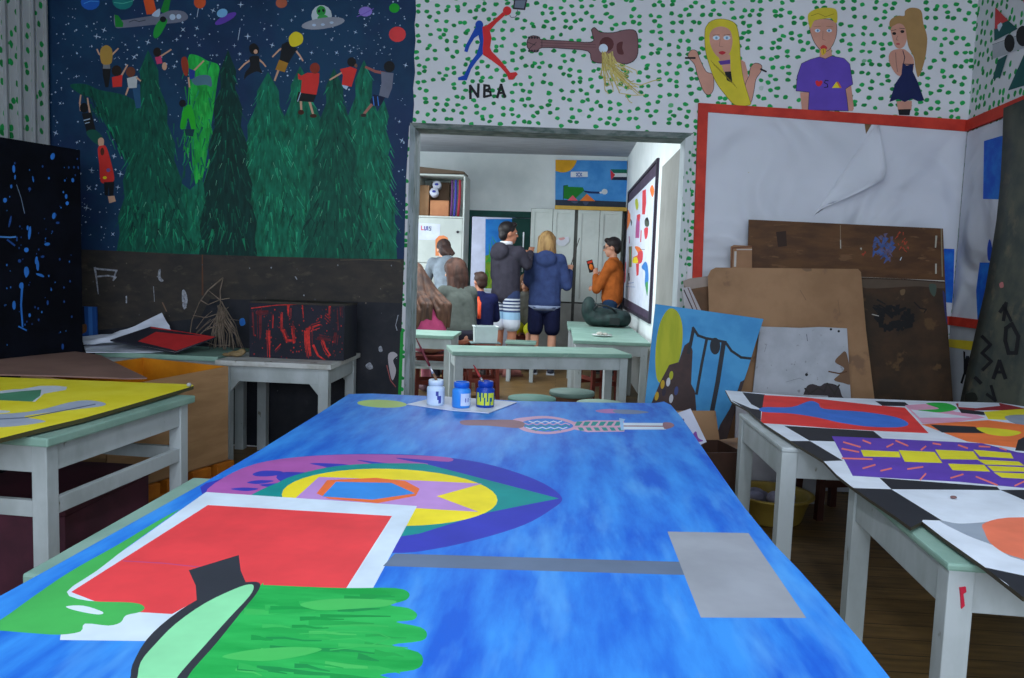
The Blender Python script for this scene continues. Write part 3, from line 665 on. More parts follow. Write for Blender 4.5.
# fir trees
def fir(tx, ty, b0, b1, by, cols, n=64, bend=0):
    n = int(n * 1.7)
    L_, R_ = [], []
    k = 11
    for i in range(k + 1):
        t = i / k; w = t ** .75; y = ty + (by - ty) * t; cxx = tx + ((b0 + b1) / 2 - tx) * t ** 1.3
        j = 3.2 if i % 2 else -1.2
        L_.append((cxx - (cxx - b0) * w - (j if 0 < i < k else 0), y + (2 if i % 2 else 0))); R_.append((cxx + (b1 - cxx) * w + (j if 0 < i < k else 0), y + (2 if i % 2 else 0)))
    lay.append((L_ + list(reversed(R_[1:])), cols[0]))
    for i in range(n):
        t = rnd.random() ** .7 * .95 + .03; w = t ** .75; y = ty + (by - ty) * t; cxx = tx + ((b0 + b1) / 2 - tx) * t ** 1.3
        u = rnd.uniform(-.95, .95); x = cxx + u * w * (b1 - b0) / 2
        ln = rnd.uniform(5, 13); sx = (u * 1.2 + rnd.uniform(-.25, .25)) * ln * .55
        if y + ln > by: continue
        lay.append((strk([(x, y), (x + sx * .5, y + ln * .55), (x + sx, y + ln)], rnd.uniform(.7, 1.7), .3), rnd.choice(cols[1:])))
GA = (T0, T0, T1, T1, T2, T5, T0); GB = (T1, T1, T2, T2, T3, T0, T2); GC = (T4, T4, T2, M(60, 190, 80), T4, T1); GD = (T5, T0, T0, T1, T5)
lay.append(([(122, 251), (123, 228), (130, 206), (139, 214), (146, 200), (156, 208), (166, 196), (176, 206), (190, 196), (200, 204), (214, 196), (230, 205), (250, 196), (270, 204), (300, 196), (330, 206), (360, 194), (384, 204), (394, 200), (397, 259), (260, 257)], T1))
def strokes(n, x0, x1, y0, y1, cols):
    for i in range(n):
        x, y = rnd.uniform(x0, x1), rnd.uniform(y0, y1); s = rnd.uniform(-5, 5); lay.append((strk([(x, y), (x + s * .4, y + 5), (x + s, y + rnd.uniform(8, 14))], rnd.uniform(1, 2.6), .5), rnd.choice(cols)))
fir(384, 100, 350, 397, 259, GB, 90); fir(364, 60, 330, 396, 259, GB, 90); fir(300, 66, 262, 348, 259, GB, 120)
lay.append((sp(px(188, 58, 196, 55, 208, 61, 219, 66, 217, 84, 212, 120, 206, 160, 199, 190, 193, 170, 191, 130, 190, 90)), T4))
strokes(70, 184, 214, 60, 180, (T4, M(60, 190, 80), T4, M(20, 140, 60), T2))
lay.append((px(166, 252, 170, 196, 180, 182, 190, 190, 200, 180, 208, 186, 214, 252), T1))
strokes(60, 160, 208, 120, 232, (T2, T1, T1, T0))
fir(268, 72, 222, 314, 259, GB, 120)
lay.append((sp(px(70, 85, 85, 84, 100, 90, 126, 96, 142, 112, 150, 170, 150, 252, 130, 252, 132, 230, 134, 180, 120, 150, 104, 122, 94, 100, 80, 94)), T0))
for i in range(70):
    t = rnd.random(); x = 80 + 60 * t + rnd.uniform(-4, 10); y = 88 + 100 * t ** 1.6 + rnd.uniform(0, 16); lay.append((strk([(x, y), (x + 3, y + 9)], 1.6, .5), rnd.choice((T1, T0, T5, T2))))
fir(148, 50, 116, 190, 252, GA, 120)
strokes(170, 126, 386, 190, 244, (T0, T1, T2, T2, T1, T3))
fir(228, 50, 198, 258, 258, GD, 100); fir(334, 68, 302, 370, 259, GA, 110)
strokes(120, 130, 386, 205, 244, (T0, T1, T2, T1, T5, T0))
for i in range(40):
    x, y = rnd.uniform(140, 385), rnd.uniform(120, 235); lay.append((strk([(x, y), (x + rnd.uniform(-3, 3), y + 5)], .4, .2), T6))
# climbing children
def arm(c, *p, w=1.8, m=None): lay.append((strk(c(*p), w, w * .8), m or SKIN))
arm(m1, 410, 225, 395, 215, 387, 197); arm(m1, 440, 225, 455, 210, 471, 194); lay.append((m1(408, 262, 442, 262, 440, 300, 432, 348, 420, 348, 410, 300), MBLK)); lay.append((m1(412, 250, 438, 250, 440, 274, 410, 274), M(120, 124, 130))); lay.append((sp(m1(402, 195, 424, 180, 446, 196, 448, 235, 440, 255, 410, 256, 400, 230)), M(178, 140, 66)))
arm(m1, 484, 302, 508, 260); lay.append((m1(446, 308, 488, 298, 486, 345, 450, 348), MRED)); lay.append((E(m1, 465, 282, 20, 22), M(40, 28, 26)))
arm(m1, 512, 350, 502, 378); lay.append((m1(526, 338, 558, 336, 562, 430, 542, 432), M(40, 84, 124))); lay.append((m1(506, 312, 548, 302, 545, 350, 512, 352), M(190, 196, 200))); arm(m1, 545, 310, 560, 322); lay.append((E(m1, 521, 287, 19, 21), M(112, 62, 46)))
arm(m1, 640, 225, 682, 198); lay.append((m1(618, 228, 642, 222, 648, 252, 626, 256), M(204, 62, 110))); lay.append((E(m1, 627, 208, 16, 19), M(34, 26, 26))); lay.append((E(m1, 656, 264, 10, 16), SKIN))
arm(m1, 770, 285, 812, 243); lay.append((m1(752, 272, 778, 282, 776, 312, 756, 318), M(38, 60, 150))); lay.append((sp(m1(765, 318, 800, 300, 838, 304, 844, 345, 820, 338, 780, 340)), M(80, 120, 140))); lay.append((sp(m1(725, 232, 742, 228, 752, 262, 748, 300, 735, 298, 724, 262)), M(150, 54, 34))); arm(m1, 752, 310, 756, 352)
arm(m1, 755, 350, 750, 420, w=1.5, m=M(40, 170, 50)); lay.append((sp(m1(736, 430, 764, 424, 782, 506, 764, 516, 750, 470, 736, 512, 718, 506)), M(36, 176, 44))); lay.append((E(m1, 728, 412, 14, 15), MBLK))
lay.append((m1(735, 515, 776, 515, 770, 545, 740, 540), M(14, 60, 70)))
arm(m1, 322, 440, 318, 410, 322, 380); arm(m1, 358, 448, 352, 415, 349, 392); lay.append((m1(326, 452, 364, 448, 382, 520, 346, 528), MBLK)); lay.append((sp(m1(344, 526, 380, 518, 412, 552, 400, 580, 366, 560)), M(20, 84, 72))); lay.append((E(m1, 335, 430, 17, 20), M(18, 18, 22))); lay.append((strk(m1(335, 480, 358, 474), 1), STAR)); lay.append((strk(m1(340, 492, 356, 488), .8), STAR))
lay.append((sp(m6(391, 80, 402, 70, 414, 78, 412, 104, 396, 106)), SKIN)); lay.append((sp(m6(390, 115, 405, 102, 425, 110, 448, 190, 455, 240, 430, 250, 402, 246, 396, 180)), MRED)); lay.append((E(m6, 408, 126, 8, 16), M(90, 40, 30))); lay.append((E(m6, 418, 230, 8, 6), YEL)); lay.append((E(m6, 432, 200, 8, 8), M(120, 90, 160)))
lay.append((m6(414, 248, 456, 246, 452, 302, 436, 302, 434, 262, 430, 302, 418, 300), MBLK)); lay.append((m6(430, 304, 456, 302, 462, 324, 436, 332), SKIN))
arm(m2, 200, 240, 178, 255, 156, 278); arm(m2, 236, 238, 250, 250, 262, 265); lay.append((sp(m2(198, 228, 234, 224, 238, 265, 248, 292, 225, 285, 190, 302, 176, 318, 180, 290, 200, 262)), MBLK)); lay.append((sp(m2(196, 185, 216, 172, 234, 190, 232, 214, 204, 214)), M(20, 20, 24))); lay.append((E(m2, 222, 206, 8, 9), SKIN))
arm(m2, 340, 185, 315, 200, 290, 226); arm(m2, 385, 205, 398, 222, 410, 242); lay.append((m2(326, 178, 350, 165, 388, 196, 352, 252, 318, 240), MBLK)); lay.append((m2(316, 238, 352, 252, 338, 288, 300, 278), M(168, 120, 40))); arm(m2, 312, 282, 298, 320, w=2.2); lay.append((sp(m2(355, 148, 380, 126, 408, 140, 408, 170, 380, 186, 360, 180)), M(226, 206, 40)))
arm(m2, 402, 402, 404, 440, w=2.4); arm(m2, 436, 402, 450, 452, w=2.4); lay.append((m2(392, 366, 466, 372, 452, 408, 384, 402), MBLK)); lay.append((strk(m2(402, 368, 390, 404), .8), STAR)); lay.append((m2(390, 292, 404, 302, 428, 290, 476, 292, 474, 330, 464, 378, 402, 370, 406, 320, 392, 316), MRED)); lay.append((E(m2, 458, 272, 20, 22), M(140, 50, 34))); lay.append((E(m2, 403, 448, 12, 10), M(70, 34, 26))); lay.append((E(m2, 452, 462, 14, 8), M(70, 34, 26)))
arm(m2, 565, 290, 540, 305, 518, 318); lay.append((m2(558, 276, 600, 266, 626, 276, 604, 346, 566, 338, 570, 300), MRED)); lay.append((m2(566, 338, 592, 344, 584, 358, 572, 350), STAR)); lay.append((E(m2, 605, 247, 18, 19), M(26, 22, 24))); lay.append((E(m2, 622, 262, 6, 8), SKD))
arm(m2, 735, 292, 700, 285, 662, 268, w=3, m=M(160, 90, 84)); lay.append((m2(722, 286, 772, 292, 766, 350, 750, 392, 714, 380, 724, 330), MGRY)); lay.append((m2(692, 376, 738, 388, 722, 420, 680, 424, 678, 400), M(18, 26, 60))); lay.append((strk(m2(690, 386, 694, 420), .9), M(60, 130, 220))); lay.append((strk(m2(708, 386, 712, 420), .9), M(60, 130, 220))); arm(m2, 684, 418, 656, 452, w=3, m=M(160, 106, 96)); lay.append((E(m2, 755, 266, 22, 23), M(20, 20, 24))); lay.append((E(m2, 652, 460, 12, 7), M(50, 40, 40)))
base = px(46, -75, 417, -75, 415.5, 0, 416, 12, 414.5, 24, 415.5, 40, 414, 56, 415, 72, 413, 88, 414, 104, 412.5, 122, 409, 126, 406, 180, 404, 259, 340, 258.5, 250, 256, 180, 254, 120, 251, 70, 249, 44, 248)
wart('painted_mural', base, NAVY, lay, 'night sky mural with stars, fir trees and climbing children')

# ---- dark chalkboard-painted lower wall under the mural
CHK = M2('black_wall_paint', rgb(26, 30, 40), rgb(40, 42, 50), scale=5, third=rgb(56, 58, 66), tscale=10, tlo=.6, thi=.75)
CHB = M2('worn_brownish_chalkboard', rgb(62, 56, 52), rgb(48, 46, 46), scale=7, st=(1, 1, 2), third=rgb(86, 78, 68), tscale=10, tlo=.58, thi=.75)
cw = cv(0, 240, 3.988); cw2 = cv(200, 230, 3.988)
lay = [(px(40, 248, 70, 249, 120, 251, 180, 254, 250, 256, 340, 258.5, 404, 259, 402, 303, 330, 301, 210, 299, 200, 318, 100, 330, 40, 320), CHB)]
CHALK = M(150, 154, 166, var=.5, scale=60)
lay += [(strk(cw(378, 110, 384, 150, 392, 215), 2.2, 1), CHALK), (strk(cw(378, 114, 420, 118, 466, 122), 2, 1.6), CHALK), (strk(cw(384, 146, 430, 142, 462, 148, 452, 160, 464, 122), 1.6), CHALK),
        (sp(cw(726, 205, 738, 202, 748, 240, 738, 276, 728, 262)), CHALK), (sp(cw(632, 122, 640, 118, 640, 145, 652, 162, 640, 166, 630, 150)), CHALK), (strk(cw(612, 185, 616, 245), .6), CHALK), (strk(cw(504, 225, 504, 250), 1.4), CHALK),
        (strk(cw(648, 250, 664, 284), 1.2), M(120, 96, 80)), (strk(cw(806, 60, 806, 220), .7), M(96, 62, 44)), (sp(cw(955, 318, 972, 312, 978, 335, 960, 342)), M(50, 120, 200)),
        (strk(cw2(560, 120, 650, 118, 800, 124), .5), M(100, 88, 74)), (strk(cw2(10, 90, 12, 260), .7), M(96, 62, 44)), (strk(cw2(380, 186, 386, 196), .9), CHALK), (sp(cw2(160, 366, 172, 352, 178, 372, 166, 380)), M(40, 110, 200)),
        (sp(cw2(660, 540, 678, 528, 690, 550, 672, 556)), CHALK), (sp(cw2(712, 470, 722, 462, 728, 482, 716, 486)), CHALK), (sp(cw2(750, 500, 770, 486, 788, 500, 770, 520, 782, 560, 768, 600, 756, 560)), M(176, 170, 178)), (strk(cw2(745, 540, 760, 600, 780, 625), 1), M(150, 80, 80)),
        (strk(cw2(790, 340, 780, 380, 786, 400), .8), CHALK)]
for i in range(60):
    x, y = rnd.uniform(84, 400), rnd.uniform(262, 395); s = rnd.uniform(.3, .8)
    lay.append(([(x - s, y), (x, y - s * 1.4), (x + s, y), (x, y + s * 1.4)], rnd.choice((CHALK, M(110, 100, 90), M(84, 84, 92)))))
p1 = proj((XL + .0, D, .01)); p2 = proj((dl - .0, D, .01))
wart('chalkboard_paint', px(40, 248, 70, 249, 120, 251, 180, 254, 250, 256, 340, 258.5, 404, 259) + [(398, 425), (p2[0] - 12, p2[1]), p1], CHK, lay, 'black painted lower wall with chalk scuffs and a letter F', off=.003, th=.005)
wart('green_paint_stripe', px(400.5, 332, 403.5, 330, 401, 398, 398, 398), M(30, 150, 60), [], 'bright green paint stripe beside the door post', off=.006, th=.005)

# ---- figures painted on the dotted wall
LN = M(46, 40, 48); n3 = cv(400, 0, 3.988)
lay = [(n3(300, 110, 328, 106, 333, 160, 331, 215, 305, 245, 284, 275, 271, 308, 266, 320, 232, 320, 231, 309, 256, 300, 280, 250, 306, 215, 319, 170, 313, 140, 296, 152, 278, 182, 269, 208, 256, 205, 261, 184, 284, 140), M(14, 72, 176)),
       (n3(328, 106, 345, 102, 374, 80, 410, 48, 420, 60, 384, 92, 358, 122, 365, 150, 359, 190, 366, 205, 400, 240, 426, 272, 440, 290, 462, 287, 470, 296, 450, 318, 433, 318, 426, 297, 400, 267, 360, 237, 331, 218, 330, 190, 333, 160), M(216, 46, 50)),
       (E(n3, 316, 99, 16, 18), M(14, 72, 176)), (E(n3, 427, 43, 17, 18), M(216, 46, 50)),
       (n3(455, -2, 508, -4, 499, 40, 450, 36), LN), (n3(460, 2, 502, 0, 494, 34, 456, 30), M(112, 122, 140)), (strk(n3(438, 62, 444, 70, 460, 68, 470, 55, 468, 40), .7), M(90, 94, 106))]
base0 = n3(224, -6, 515, -6, 510, 44, 476, 78, 410, 110, 385, 180, 480, 285, 476, 326, 424, 330, 340, 250, 280, 330, 224, 328, 224, 300, 262, 230, 246, 200, 290, 80)
SHEETW = DOT
def figure(name, lay, label):
    """painted shapes alone, each standing a hair proud of the plaster, as one painted patch"""
    polys = []
    vs = []; fs = []; mats = []
    for pl, m in lay:
        for p in (pl if isinstance(pl[0][0], (tuple, list)) else [pl]):
            if sum(p[i - 1][0] * p[i][1] - p[i][0] * p[i - 1][1] for i in range(len(p))) < 0: p = list(reversed(p))
            st = len(vs); vs += [Vector(q) for q in p]; fs.append(list(range(st, len(vs)))); mats.append(m)
    V, E_, Fc, ov, oe, of = delaunay_2d_cdt(vs, [], fs, 1, 1e-4)
    uniq = []; idx = {}
    for m in mats:
        if m.name not in idx: idx[m.name] = len(uniq); uniq.append(m)
    bm = BM(); tv = [bm.verts.new(FIGMAP(v.x, v.y)) for v in V]
    for f, o in zip(Fc, of):
        if not o: continue
        try: fa = bm.faces.new([tv[i] for i in f])
        except ValueError: continue
        fa.material_index = idx[mats[max(o)].name]
    loose = [v for v in bm.verts if not v.link_faces]
    if loose: bmesh.ops.delete(bm, geom=loose, context='VERTS')
    return obj(name, bm, uniq, FIGPAR, label=label)
FIGMAP = lambda x, y: PY(x, y, D - .004); FIGPAR = wb
figure('painted_player', lay, 'red and blue leaping ball player silhouette painted on the dotted wall')
figure('painted_lettering', [(strk(n3(281, 392, 280, 342, 311, 386, 313, 336), 2.6), MBLK), (strk(n3(337, 340, 336, 386), 2.6), MBLK), (strk(n3(336, 340, 354, 342, 358, 354, 340, 361, 360, 366, 362, 380, 337, 386), 2.3), MBLK), (strk(n3(388, 388, 403, 338, 418, 386), 2.6), MBLK), (strk(n3(393, 371, 412, 370), 2.2), MBLK)], 'black hand-painted letters NBA under the leaping player')
gt = sp(n3(506, 175, 512, 152, 530, 142, 556, 148, 566, 158, 660, 163, 764, 168, 768, 140, 764, 120, 776, 110, 800, 128, 850, 130, 900, 119, 940, 124, 949, 170, 944, 228, 904, 255, 850, 246, 800, 252, 764, 240, 750, 204, 660, 194, 566, 190, 550, 206, 528, 206, 510, 192), 3)
lay = [(gt, M(132, 94, 98)), (strk(gt + gt[:1], .7), LN), (strk(n3(560, 170, 780, 178), .5), M(92, 62, 66)), (strk(n3(560, 182, 780, 188), .5), M(92, 62, 66)), (strk(n3(566, 158, 566, 190), .6), LN), (E(n3, 824, 176, 29, 29), M(92, 48, 50)), (E(n3, 811, 193, 18, 18), WHT), (sp(n3(865, 176, 888, 166, 886, 190, 892, 216, 868, 212)), M(92, 48, 50)), (strk(n3(508, 168, 540, 180), .6), LN), (strk(n3(514, 196, 544, 168), .6), LN)]
for k in range(8): lay.append((E(n3, 515 + 11 * (k % 4), 150 if k < 4 else 203, 5, 5, 0, 8), LN))
NOOD = M(206, 190, 112)
for i in range(46):
    x0, y0 = rnd.uniform(805, 850), rnd.uniform(205, 225); x1, y1 = x0 + rnd.uniform(-12, 110), y0 + rnd.uniform(50, 150)
    lay.append((strk(n3(x0, y0, x0 + (x1 - x0) * .15, y0 + (y1 - y0) * .45, x1, y1, x1 + rnd.uniform(-14, 30), y1 + rnd.uniform(-6, 18)), .75), NOOD if i % 3 else M(180, 160, 84)))
lay.append((strk(n3(920, 330, 960, 340, 1010, 322, 1040, 316), .9), NOOD)); lay.append((strk(n3(880, 372, 930, 380, 975, 378), .8), NOOD)); lay.append((strk(n3(900, 380, 915, 405, 925, 410), .8), NOOD))
figure('painted_guitar', lay, 'brown guitar with pale noodles spilling from its sound hole, painted on the wall')
g1 = cv(640, 0, 5.297)
FS = M(206, 150, 132); HY = M(214, 196, 52); HYD = M(140, 122, 30)
hair = sp(g1(344, 170, 352, 138, 380, 110, 430, 100, 490, 114, 516, 150, 528, 230, 532, 310, 548, 420, 578, 520, 582, 556, 504, 556, 450, 500, 400, 430, 366, 340, 346, 260), 3)
la = sp(g1(254, 300, 270, 266, 300, 270, 316, 310, 350, 378, 386, 396, 390, 470, 366, 502, 336, 482, 305, 400, 288, 340), 3); ra = sp(g1(586, 356, 612, 334, 644, 346, 640, 380, 614, 420, 604, 480, 586, 545, 556, 500, 560, 440, 578, 400), 3); sh_ = g1(528, 310, 556, 330, 568, 372, 574, 420, 556, 470, 540, 440)
lay = [(sh_, FS), (la, FS), (ra, FS), (strk(la + la[:1], .5), LN), (strk(ra + ra[:1], .5), LN), (hair, HY), (strk(hair + hair[:1], .5), HYD), (g1(412, 290, 478, 290, 480, 380, 446, 384), FS), (g1(448, 380, 482, 378, 490, 440, 460, 425), MBLK), (g1(414, 324, 478, 316, 478, 338, 426, 344), M(94, 60, 150)),
       (sp(g1(368, 190, 385, 155, 430, 140, 474, 158, 490, 210, 480, 270, 452, 306, 424, 308, 396, 284, 374, 240)), FS), (E(g1, 404, 200, 14, 9), WHT), (E(g1, 460, 200, 14, 9), WHT), (E(g1, 405, 201, 5, 6), M(120, 160, 190)), (E(g1, 460, 201, 5, 6), M(120, 160, 190)), (strk(g1(386, 186, 420, 184), .4), LN), (strk(g1(444, 186, 478, 182), .4), LN), (strk(g1(425, 205, 420, 245, 440, 248), .4), M(150, 104, 92)), (sp(g1(416, 279, 435, 270, 454, 278, 436, 290)), M(190, 44, 56)),
       (strk(g1(242, 307, 291, 307), 1.9), MBLK), (strk(g1(640, 366, 668, 379), 1.7), MBLK)]
for k in range(14): lay.append((strk(g1(376 + 9 * k, 320 + 9 * k, 396 + 9 * k, 350 + 9 * k), .35), HYD))
figure('painted_girl', lay, 'long-haired blonde girl holding pens, painted on the dotted wall')
b1 = cv(780, 0, 4.184)
shirt = b1(165, 238, 190, 246, 216, 234, 268, 244, 292, 268, 305, 352, 274, 372, 280, 410, 286, 464, 118, 461, 122, 386, 67, 380, 72, 318, 90, 266, 128, 248)
fc = sp(b1(124, 118, 132, 92, 180, 78, 226, 88, 238, 112, 233, 160, 210, 204, 188, 216, 166, 206, 140, 170), 3)
lay = [(b1(84, 386, 123, 386, 119, 461, 92, 460), FS), (b1(275, 366, 298, 358, 309, 455, 303, 465, 286, 464), FS), (b1(166, 200, 214, 196, 218, 240, 190, 250, 166, 242), FS), (shirt, M(98, 72, 180)), (strk(shirt + shirt[:1], .5), LN), (fc, FS), (strk(fc + fc[:1], .45), LN), (sp(b1(121, 104, 118, 60, 150, 38, 200, 32, 236, 42, 239, 92, 226, 92, 212, 76, 150, 84, 136, 100, 128, 118)), M(210, 190, 56)),
       (strk(b1(130, 66, 160, 56, 190, 70, 225, 58), .5), HYD), (E(b1, 157, 128, 11, 7), WHT), (E(b1, 206, 128, 11, 7), WHT), (E(b1, 158, 128, 4, 5), M(90, 130, 180)), (E(b1, 205, 128, 4, 5), M(90, 130, 180)), (strk(b1(142, 112, 170, 110), .4), M(150, 110, 60)), (strk(b1(194, 110, 222, 112), .4), M(150, 110, 60)), (strk(b1(180, 130, 178, 165, 190, 168), .4), M(150, 104, 92)), (sp(b1(168, 200, 182, 188, 198, 200, 184, 212)), M(200, 60, 60)), (sp(b1(172, 206, 190, 204, 192, 220, 178, 232, 172, 222)), M(216, 176, 52)), (strk(b1(180, 206, 184, 224), .4), LN),
       (sp(b1(148, 342, 156, 336, 163, 342, 170, 336, 178, 342, 172, 356, 162, 362, 152, 356)), M(214, 44, 56)), (strk(b1(202, 338, 190, 336, 186, 346, 198, 352, 200, 364, 186, 366), .9), M(20, 20, 60)), (b1(217, 368, 236, 342, 256, 368), M(226, 206, 50)), (b1(236, 342, 244, 342, 258, 366, 250, 368), M(206, 110, 60))]
figure('painted_boy', lay, 'blond boy in purple shirt painted above the notice board')
lay = [(b1(488, 424, 552, 422, 550, 462, 494, 462), FS), (b1(494, 458, 547, 456, 542, 482, 498, 481), MBLK), (sp(b1(455, 236, 470, 212, 500, 205, 524, 208, 556, 240, 560, 276, 545, 316, 494, 316, 464, 276)), FS), (strk(b1(484, 220, 486, 262, 492, 300), .4), LN),
       (b1(513, 264, 530, 275, 558, 266, 556, 300, 576, 342, 604, 420, 578, 424, 552, 412, 522, 427, 494, 414, 458, 427, 482, 350, 508, 312), M(22, 34, 84)), (strk(b1(514, 212, 522, 240, 516, 270), .8), M(18, 24, 60)), (strk(b1(520, 268, 560, 270), .8), M(18, 24, 60)), (strk(b1(526, 284, 556, 284), .7), M(18, 24, 60)),
       (sp(b1(464, 118, 490, 98, 522, 104, 532, 150, 522, 190, 500, 204, 480, 190, 468, 150)), FS), (sp(b1(459, 112, 462, 84, 492, 66, 520, 66, 524, 44, 552, 32, 590, 44, 600, 100, 616, 160, 606, 250, 580, 322, 568, 290, 560, 240, 536, 190, 524, 118, 500, 98, 474, 108)), M(168, 132, 84)),
       (E(b1, 478, 140, 8, 6), MBLK), (E(b1, 512, 132, 8, 6), MBLK), (strk(b1(466, 128, 486, 124), .5), LN), (strk(b1(500, 118, 522, 120), .5), LN), (strk(b1(492, 150, 486, 166, 494, 168), .35), LN), (E(b1, 494, 184, 8, 4), M(186, 80, 84))]
figure('painted_girl', lay, 'girl with a long brown ponytail and navy dress painted on the wall')
ZB = PY(957, 325, D).z
FIGMAP = lambda x, y: PX(x, y, XR - .004); FIGPAR = wr
r1 = cv(940, 0, 5.214); TL2 = M(16, 84, 84)
figure('painted_shapes', [(r1(282, 150, 352, 104, 405, 150, 283, 214), TL2), (r1(288, 38, 356, 106, 322, 122, 312, 140, 285, 154), M(206, 66, 70)), (r1(300, 130, 318, 116, 326, 130, 308, 164, 300, 150), WHT), (r1(274, 232, 640, 100, 640, 178, 274, 308), M(176, 182, 190)), (strk(r1(274, 232, 460, 165, 640, 100), .35), LN), (E(r1, 362, 225, 21, 36), MBLK), (E(r1, 434, 188, 29, 42), MBLK), (r1(302, 312, 352, 284, 316, 400, 274, 413), TL2), (r1(354, 472, 440, 280, 520, 220, 540, 420, 460, 440), TL2), (r1(426, -20, 470, -20, 460, 24, 438, 16), M(206, 66, 110))], 'dark green and red triangles with black discs painted on the side wall')
figure('painted_patch', [([proj((XR - .004, D - .004, .3)), proj((XR - .004, D - .004, ZB)), proj((XR - .004, 3.2, ZB)), proj((XR - .004, 3.2, .3))], M(176, 180, 188))], 'plain white painted patch of side wall under the red board frame')
FIGMAP = lambda x, y: PX(x, y, XR - .007)
figure('painted_band', [(cv(940, 130, 2.417)(20, 505, 100, 512, 100, 536, 16, 524), M(220, 196, 50))], 'yellow painted band under the red board frame')
s7 = cv(940, 130, 2.417)
figure('painted_stick_figure', [(s7(56, 534, 61, 536, 61, 554, 63, 546, 70, 546, 72, 554, 68, 564, 66, 582, 70, 606, 65, 607, 61, 590, 54, 614, 49, 611, 57, 586, 57, 560), MBLK)], 'small black stick figure painted low on the side wall')

# ================================================================== notice boards with red frames
RF = M2('red_painted_frame', rgb(206, 62, 46), rgb(184, 50, 38), scale=6); PAP = None
def paper_mat(name, c, s=3.0, b=.25):
    m, nt, bs = nodes_of(name); v = coords(nt)
    n = noise(nt, v, s, 2, .5); nt.links.new(mixc(nt, ramp(nt, n, .3, .7), c, tuple(x * .93 for x in c[:3]) + (1,)), bs.inputs['Base Color'])
    bs.inputs['Roughness'].default_value = .7; bs.inputs['Specular IOR Level'].default_value = .2
    w = N(nt, 'ShaderNodeTexNoise'); w.inputs['Scale'].default_value = 1.6; w.inputs['Detail'].default_value = 1.5; w.inputs['Distortion'].default_value = 1.5; nt.links.new(v, w.inputs['Vector'])
    bump(nt, bs, w.outputs[0], min(1, b * 3), .24)
    return m
PAP = paper_mat('creased_white_paper', (.66, .69, .77, 1))
ZB = PY(957, 325, D).z
nb = thing('notice_board', 'large paper-covered notice board with red frame and torn flap on back wall', 'notice board', PY(830, 230, D))
def slab(name, pts, mat, parent, dep=(0, -.02, 0), label=None):
    bm = BM(); prism(bm, pts, dep); return obj(name, bm, mat, parent, label=label, world=True)
bY = D - .006
zl = lambda x, y: PY(x, y, bY)
bl = zl(692, 282); blb = Vector((bl.x - .02, bY, ZB)); brb = Vector((XR - .008, bY, ZB))
slab('frame', [zl(698, 103.5), zl(967, 120.5), zl(967, 132), zl(707.5, 112.5)], RF, nb)
slab('frame', [zl(698, 103.5), zl(707.5, 112.5), zl(701.5, 278) + Vector((-.02, 0, -.0)) * 0, Vector((blb.x + .055, bY, ZB)), blb, bl], RF, nb)
slab('frame', [Vector((blb.x + .055, bY, ZB)), Vector((blb.x + .055, bY, ZB + .05)), Vector((brb.x, bY, ZB + .05)), brb], RF, nb)
lay = [(px(864, 120, 874, 120.5, 866, 134), M(120, 92, 60)), (px(944, 248.5, 954.5, 249, 953, 303, 941, 302), M2('blue_poster_paint', rgb(20, 88, 200), rgb(36, 120, 214), scale=9)), (E(lambda a, b: [(a, b)], 748.5, 172.5, 2, 2), M(190, 186, 150))]
art('backing_paper', [(705, 110), (967.6, 126), proj((XR - .0095, bY - .008, PY(960, 322, D).z)), proj((XR - .0095, bY - .008, PY(960, 334, D).z)), (690, 336)], PAP, lay, lambda x, y: PY(x, y, bY - .008), (0, .006, 0), nb, world=True)
# the torn, folded-over flap
bm = BM()
a0, a1, a2 = PY(812, 216, bY - .010), PY(880, 122, bY - .010), None
n = 10; rows = []
for i in range(n + 1):
    t = i / n
    e0 = PY(812 + (876 - 812) * t, 218 + (124 - 218) * t, bY - .010)
    e1p = (822 + (888 - 822) * min(1, t * 1.55), 206 + (177 - 206) * min(1, t * 1.55) ** 1.3) if t < .645 else (888 - (888 - 879) * (t - .645) / .355, 177 + (123 - 177) * (t - .645) / .355)
    lift = .085 * math.sin(math.pi * min(1, t * 1.0)) ** .8
    row = []
    for j in range(7):
        u = j / 6; X, Y = e0, PY(e1p[0], e1p[1], bY - .010 - lift)
        P = X.lerp(Y, u); P.y = bY - .010 - lift * u ** 1.7
        row.append(bm.verts.new(P))
    rows.append(row)
for a, b in zip(rows, rows[1:]):
    for j in range(6):
        f = bm.faces.new((a[j], a[j + 1], b[j + 1], b[j])); f.smooth = True
bm.normal_update(); bmesh.ops.solidify(bm, geom=bm.faces[:], thickness=.0015)
obj('paper_flap', bm, PAP, nb, label='torn flap of paper folded over', world=True)

nb2 = thing('notice_board', 'red-framed paper notice board with blue shapes on the side wall', 'notice board', PX(1000, 230, XR))
xr = XR - .006
q = lambda x, y: PX(x, y, xr)
ya = D - .027; yz = 2.9
t0 = PX(968, 121, xr).z; t1 = PX(968, 131.5, xr).z; u0 = PX(1024, 97, xr); u1 = PX(1024, 110, xr)
sl0 = (u0.z - t0) / (u0.y - ya); sl1 = (u1.z - t1) / (u1.y - ya)
zt0 = lambda y: t0 + sl0 * (y - ya); zt1 = lambda y: t1 + sl1 * (y - ya)
slab('frame', [Vector((xr, ya, t0)), Vector((xr, yz, zt0(yz))), Vector((xr, yz, zt1(yz))), Vector((xr, ya, t1))], RF, nb2, (-.02, 0, 0))
slab('frame', [Vector((xr, ya, ZB)), Vector((xr, yz, ZB)), Vector((xr, yz, ZB + .05)), Vector((xr, ya, ZB + .05))], RF, nb2, (-.02, 0, 0))
BP = M2('blue_poster_paint', None, None)
rr = cv(940, 130, 2.417); rq = cv(820, 200, 4.985)
